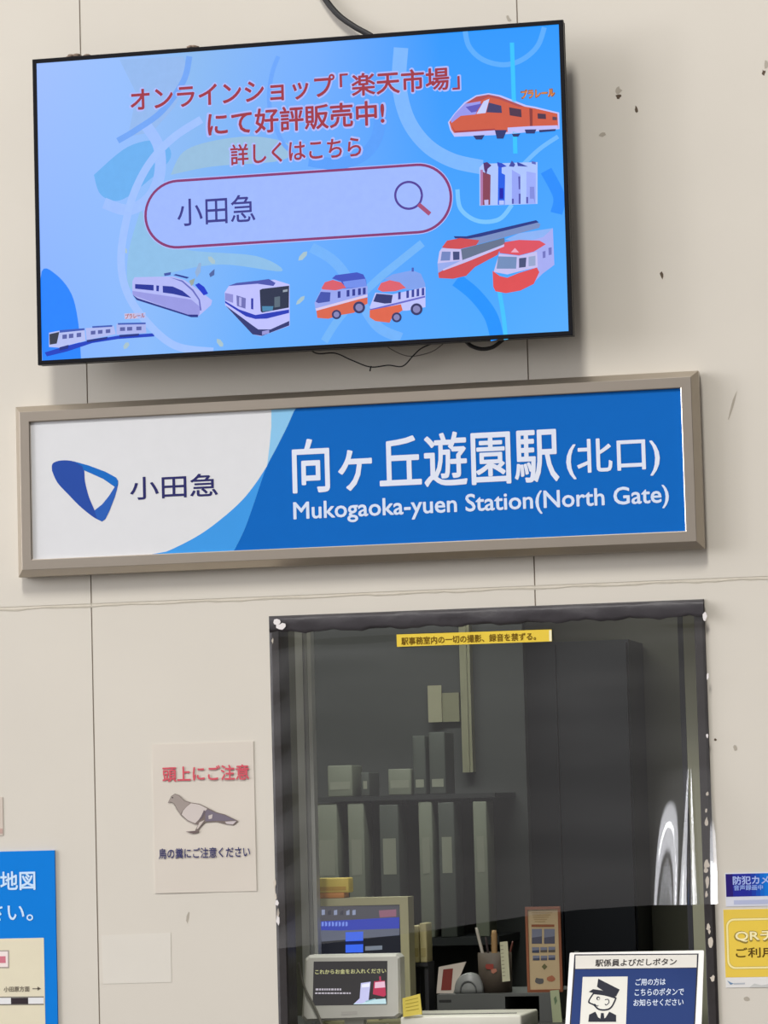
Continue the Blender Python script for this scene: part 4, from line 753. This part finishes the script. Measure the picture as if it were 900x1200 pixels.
# back of the office
def cab(name, px4, y, dy, m, label, cat, group=None):
    a0, a1, c0, c1 = rp_(*px4, y); q_ = MB(); q_.bbox(a0, a1, y, y+dy, c0, c1, m, .003); return one(name, q_, label, cat, group)
m_navy = mat('dark_navy_cabinet', (22, 24, 34), .5)
cyb = 2.3; a0, a1, c0, c1 = rp_(574, 752, 742, 1100, cyb)
dc = thing('storage_cabinet', 'tall dark cabinet in the dim office behind the window', 'cabinet', ((a0+a1)/2, cyb+.14, 0))
q = MB(); q.box(a0, a1, cyb, cyb+.28, 0, c1, m_navy); part('body', q, dc)
for s_ in (0, 1):
    q = MB(); xa, xb = (a0+.004, (a0+a1)/2-.002) if s_ == 0 else ((a0+a1)/2+.002, a1-.004); q.box(xa, xb, cyb-.018, cyb, .08, c1-.008, m_navy); dr = part('door', q, dc)
    q = MB(); xh = xb-.03 if s_ == 0 else xa+.03; q.box(xh-.005, xh+.005, cyb-.035, cyb-.018, 1.0, 1.12, m_alu); part('handle', q, dr)
# shelf with binders
sy = 1.8; shelf_m = mat('dark_shelf', (40, 42, 44), .7); s0, s1 = P(369, 1000, sy).x, P(573, 1000, sy).x
zlo = P(450, 1100, sy).z; zhi = P(450, 938, sy).z
for zz, th_, lab_, nm_ in ((zlo, .02, 'lower dark wall shelf of grey binders in the office behind the window', 'lower'), (zhi+.012, .012, 'upper dark wall shelf of boxes in the office, above the binders', 'upper')):
    q = MB(); q.box(s0-.02, s1+.02, sy-.005, sy+.3, zz-th_, zz, shelf_m); bs_ = one('wall_shelf', q, lab_, 'shelf', 'office wall shelves')
    for x in (s0+.05, (s0+s1)/2, s1-.05): q = MB(); q.box(x-.006, x+.006, sy+.05, sy+.3, zz-th_-.012, zz-th_, shelf_m); part('bracket', q, bs_)
q = MB(); q.box(s0-.06, s1+.05, sy+.30, sy+.34, 0, RZ, mat('grey_partition', (72, 74, 74), .8)); struct('trim_4', q)
m_bin = mat('grey_green_binder', (128, 132, 118), .6, var=.12); m_bin2 = mat('dark_grey_binder', (78, 82, 78), .6, var=.12); m_lab = D(150, 152, 138)
places = ['widest grey binder on the lower office shelf, at its left end', 'second grey binder from the left on the lower office shelf', 'darker grey binder third from the left on the lower shelf', 'pale narrow binder fourth from the left on the lower shelf', 'dark binder second from the right on the lower office shelf', 'narrow grey binder at the right end of the lower shelf']
for (xa, xb, yt, m, pl_) in ((370, 396.5, 940, m_bin, 0), (409, 428, 940, m_bin, 1), (446, 468.5, 943, m_bin2, 2), (492, 508, 939, m_bin, 3), (515, 534, 940, m_bin2, 4), (556, 572, 939, m_bin, 5)):
    a0, a1, _, c1 = rp_(xa, yt, xb, 1100, sy); q = MB(); q.bbox(a0, a1, sy, sy+.10, zlo, min(c1, zhi-.004), m, .003)
    o = one('ring_binder', q, places[pl_], 'binder', 'binders on the lower office shelf')
    q = MB(); q.box(a0+.008, a1-.008, sy-.0008, sy, zlo+.16, zlo+.25, m_lab); part('spine_label', q, o)
up_places = ['widest pale grey box on the upper shelf, at the left', 'small pale box right of the widest one', 'pale olive box in the middle of the upper shelf', 'slim tall grey file on the upper shelf', 'taller grey file at the right end of the upper shelf']
for (xa, xb, yt, m, pl_) in ((384, 413, 897, m_bin, 0), (423, 433, 905, m_bin2, 1), (455, 482, 901, m_bin, 2), (484, 499, 862, m_bin2, 3), (503, 522, 858, m_bin2, 4)):
    a0, a1, _, c1 = rp_(xa, yt, xb, 938, sy); q = MB(); q.bbox(a0, a1, sy, sy+.12, zhi+.012, c1, m, .003)
    o = one('file_box', q, up_places[pl_], 'box', 'boxes on the upper office shelf')
    q = MB(); q.box(a0+.006, a1-.006, sy-.0008, sy, zhi+.03, zhi+.05, m_lab); part('spine_label', q, o)
m_post = mat('pale_olive_post', (150, 148, 122), .7)
q = MB(); a0, a1, _, _ = rp_(540, 745, 552, 905, 2.06); q.box(a0, a1, 2.06, 2.1, P(546, 905, 2.06).z, RZ, m_post); q.box(a0+.008, a1-.008, 2.055, 2.06, P(546, 905, 2.06).z, RZ, m_post); struct('trim_3', q)
a0, a1, c0, c1 = rp_(505, 812, 538, 846, 2.08); q = MB(); q.box(a0, a1, 2.08, 2.1, c0, c1, mat('olive_notice', (140, 138, 112), .7)); nb_ = one('notice_board', q, 'square olive board on the office partition, beside the pale post', 'board')
q = MB(); q.box(a0-.006, a0+.03, 2.072, 2.08, c0, c1+.02, mat('pale_paper', (170, 166, 140), .7)); part('pinned_paper', q, nb_)
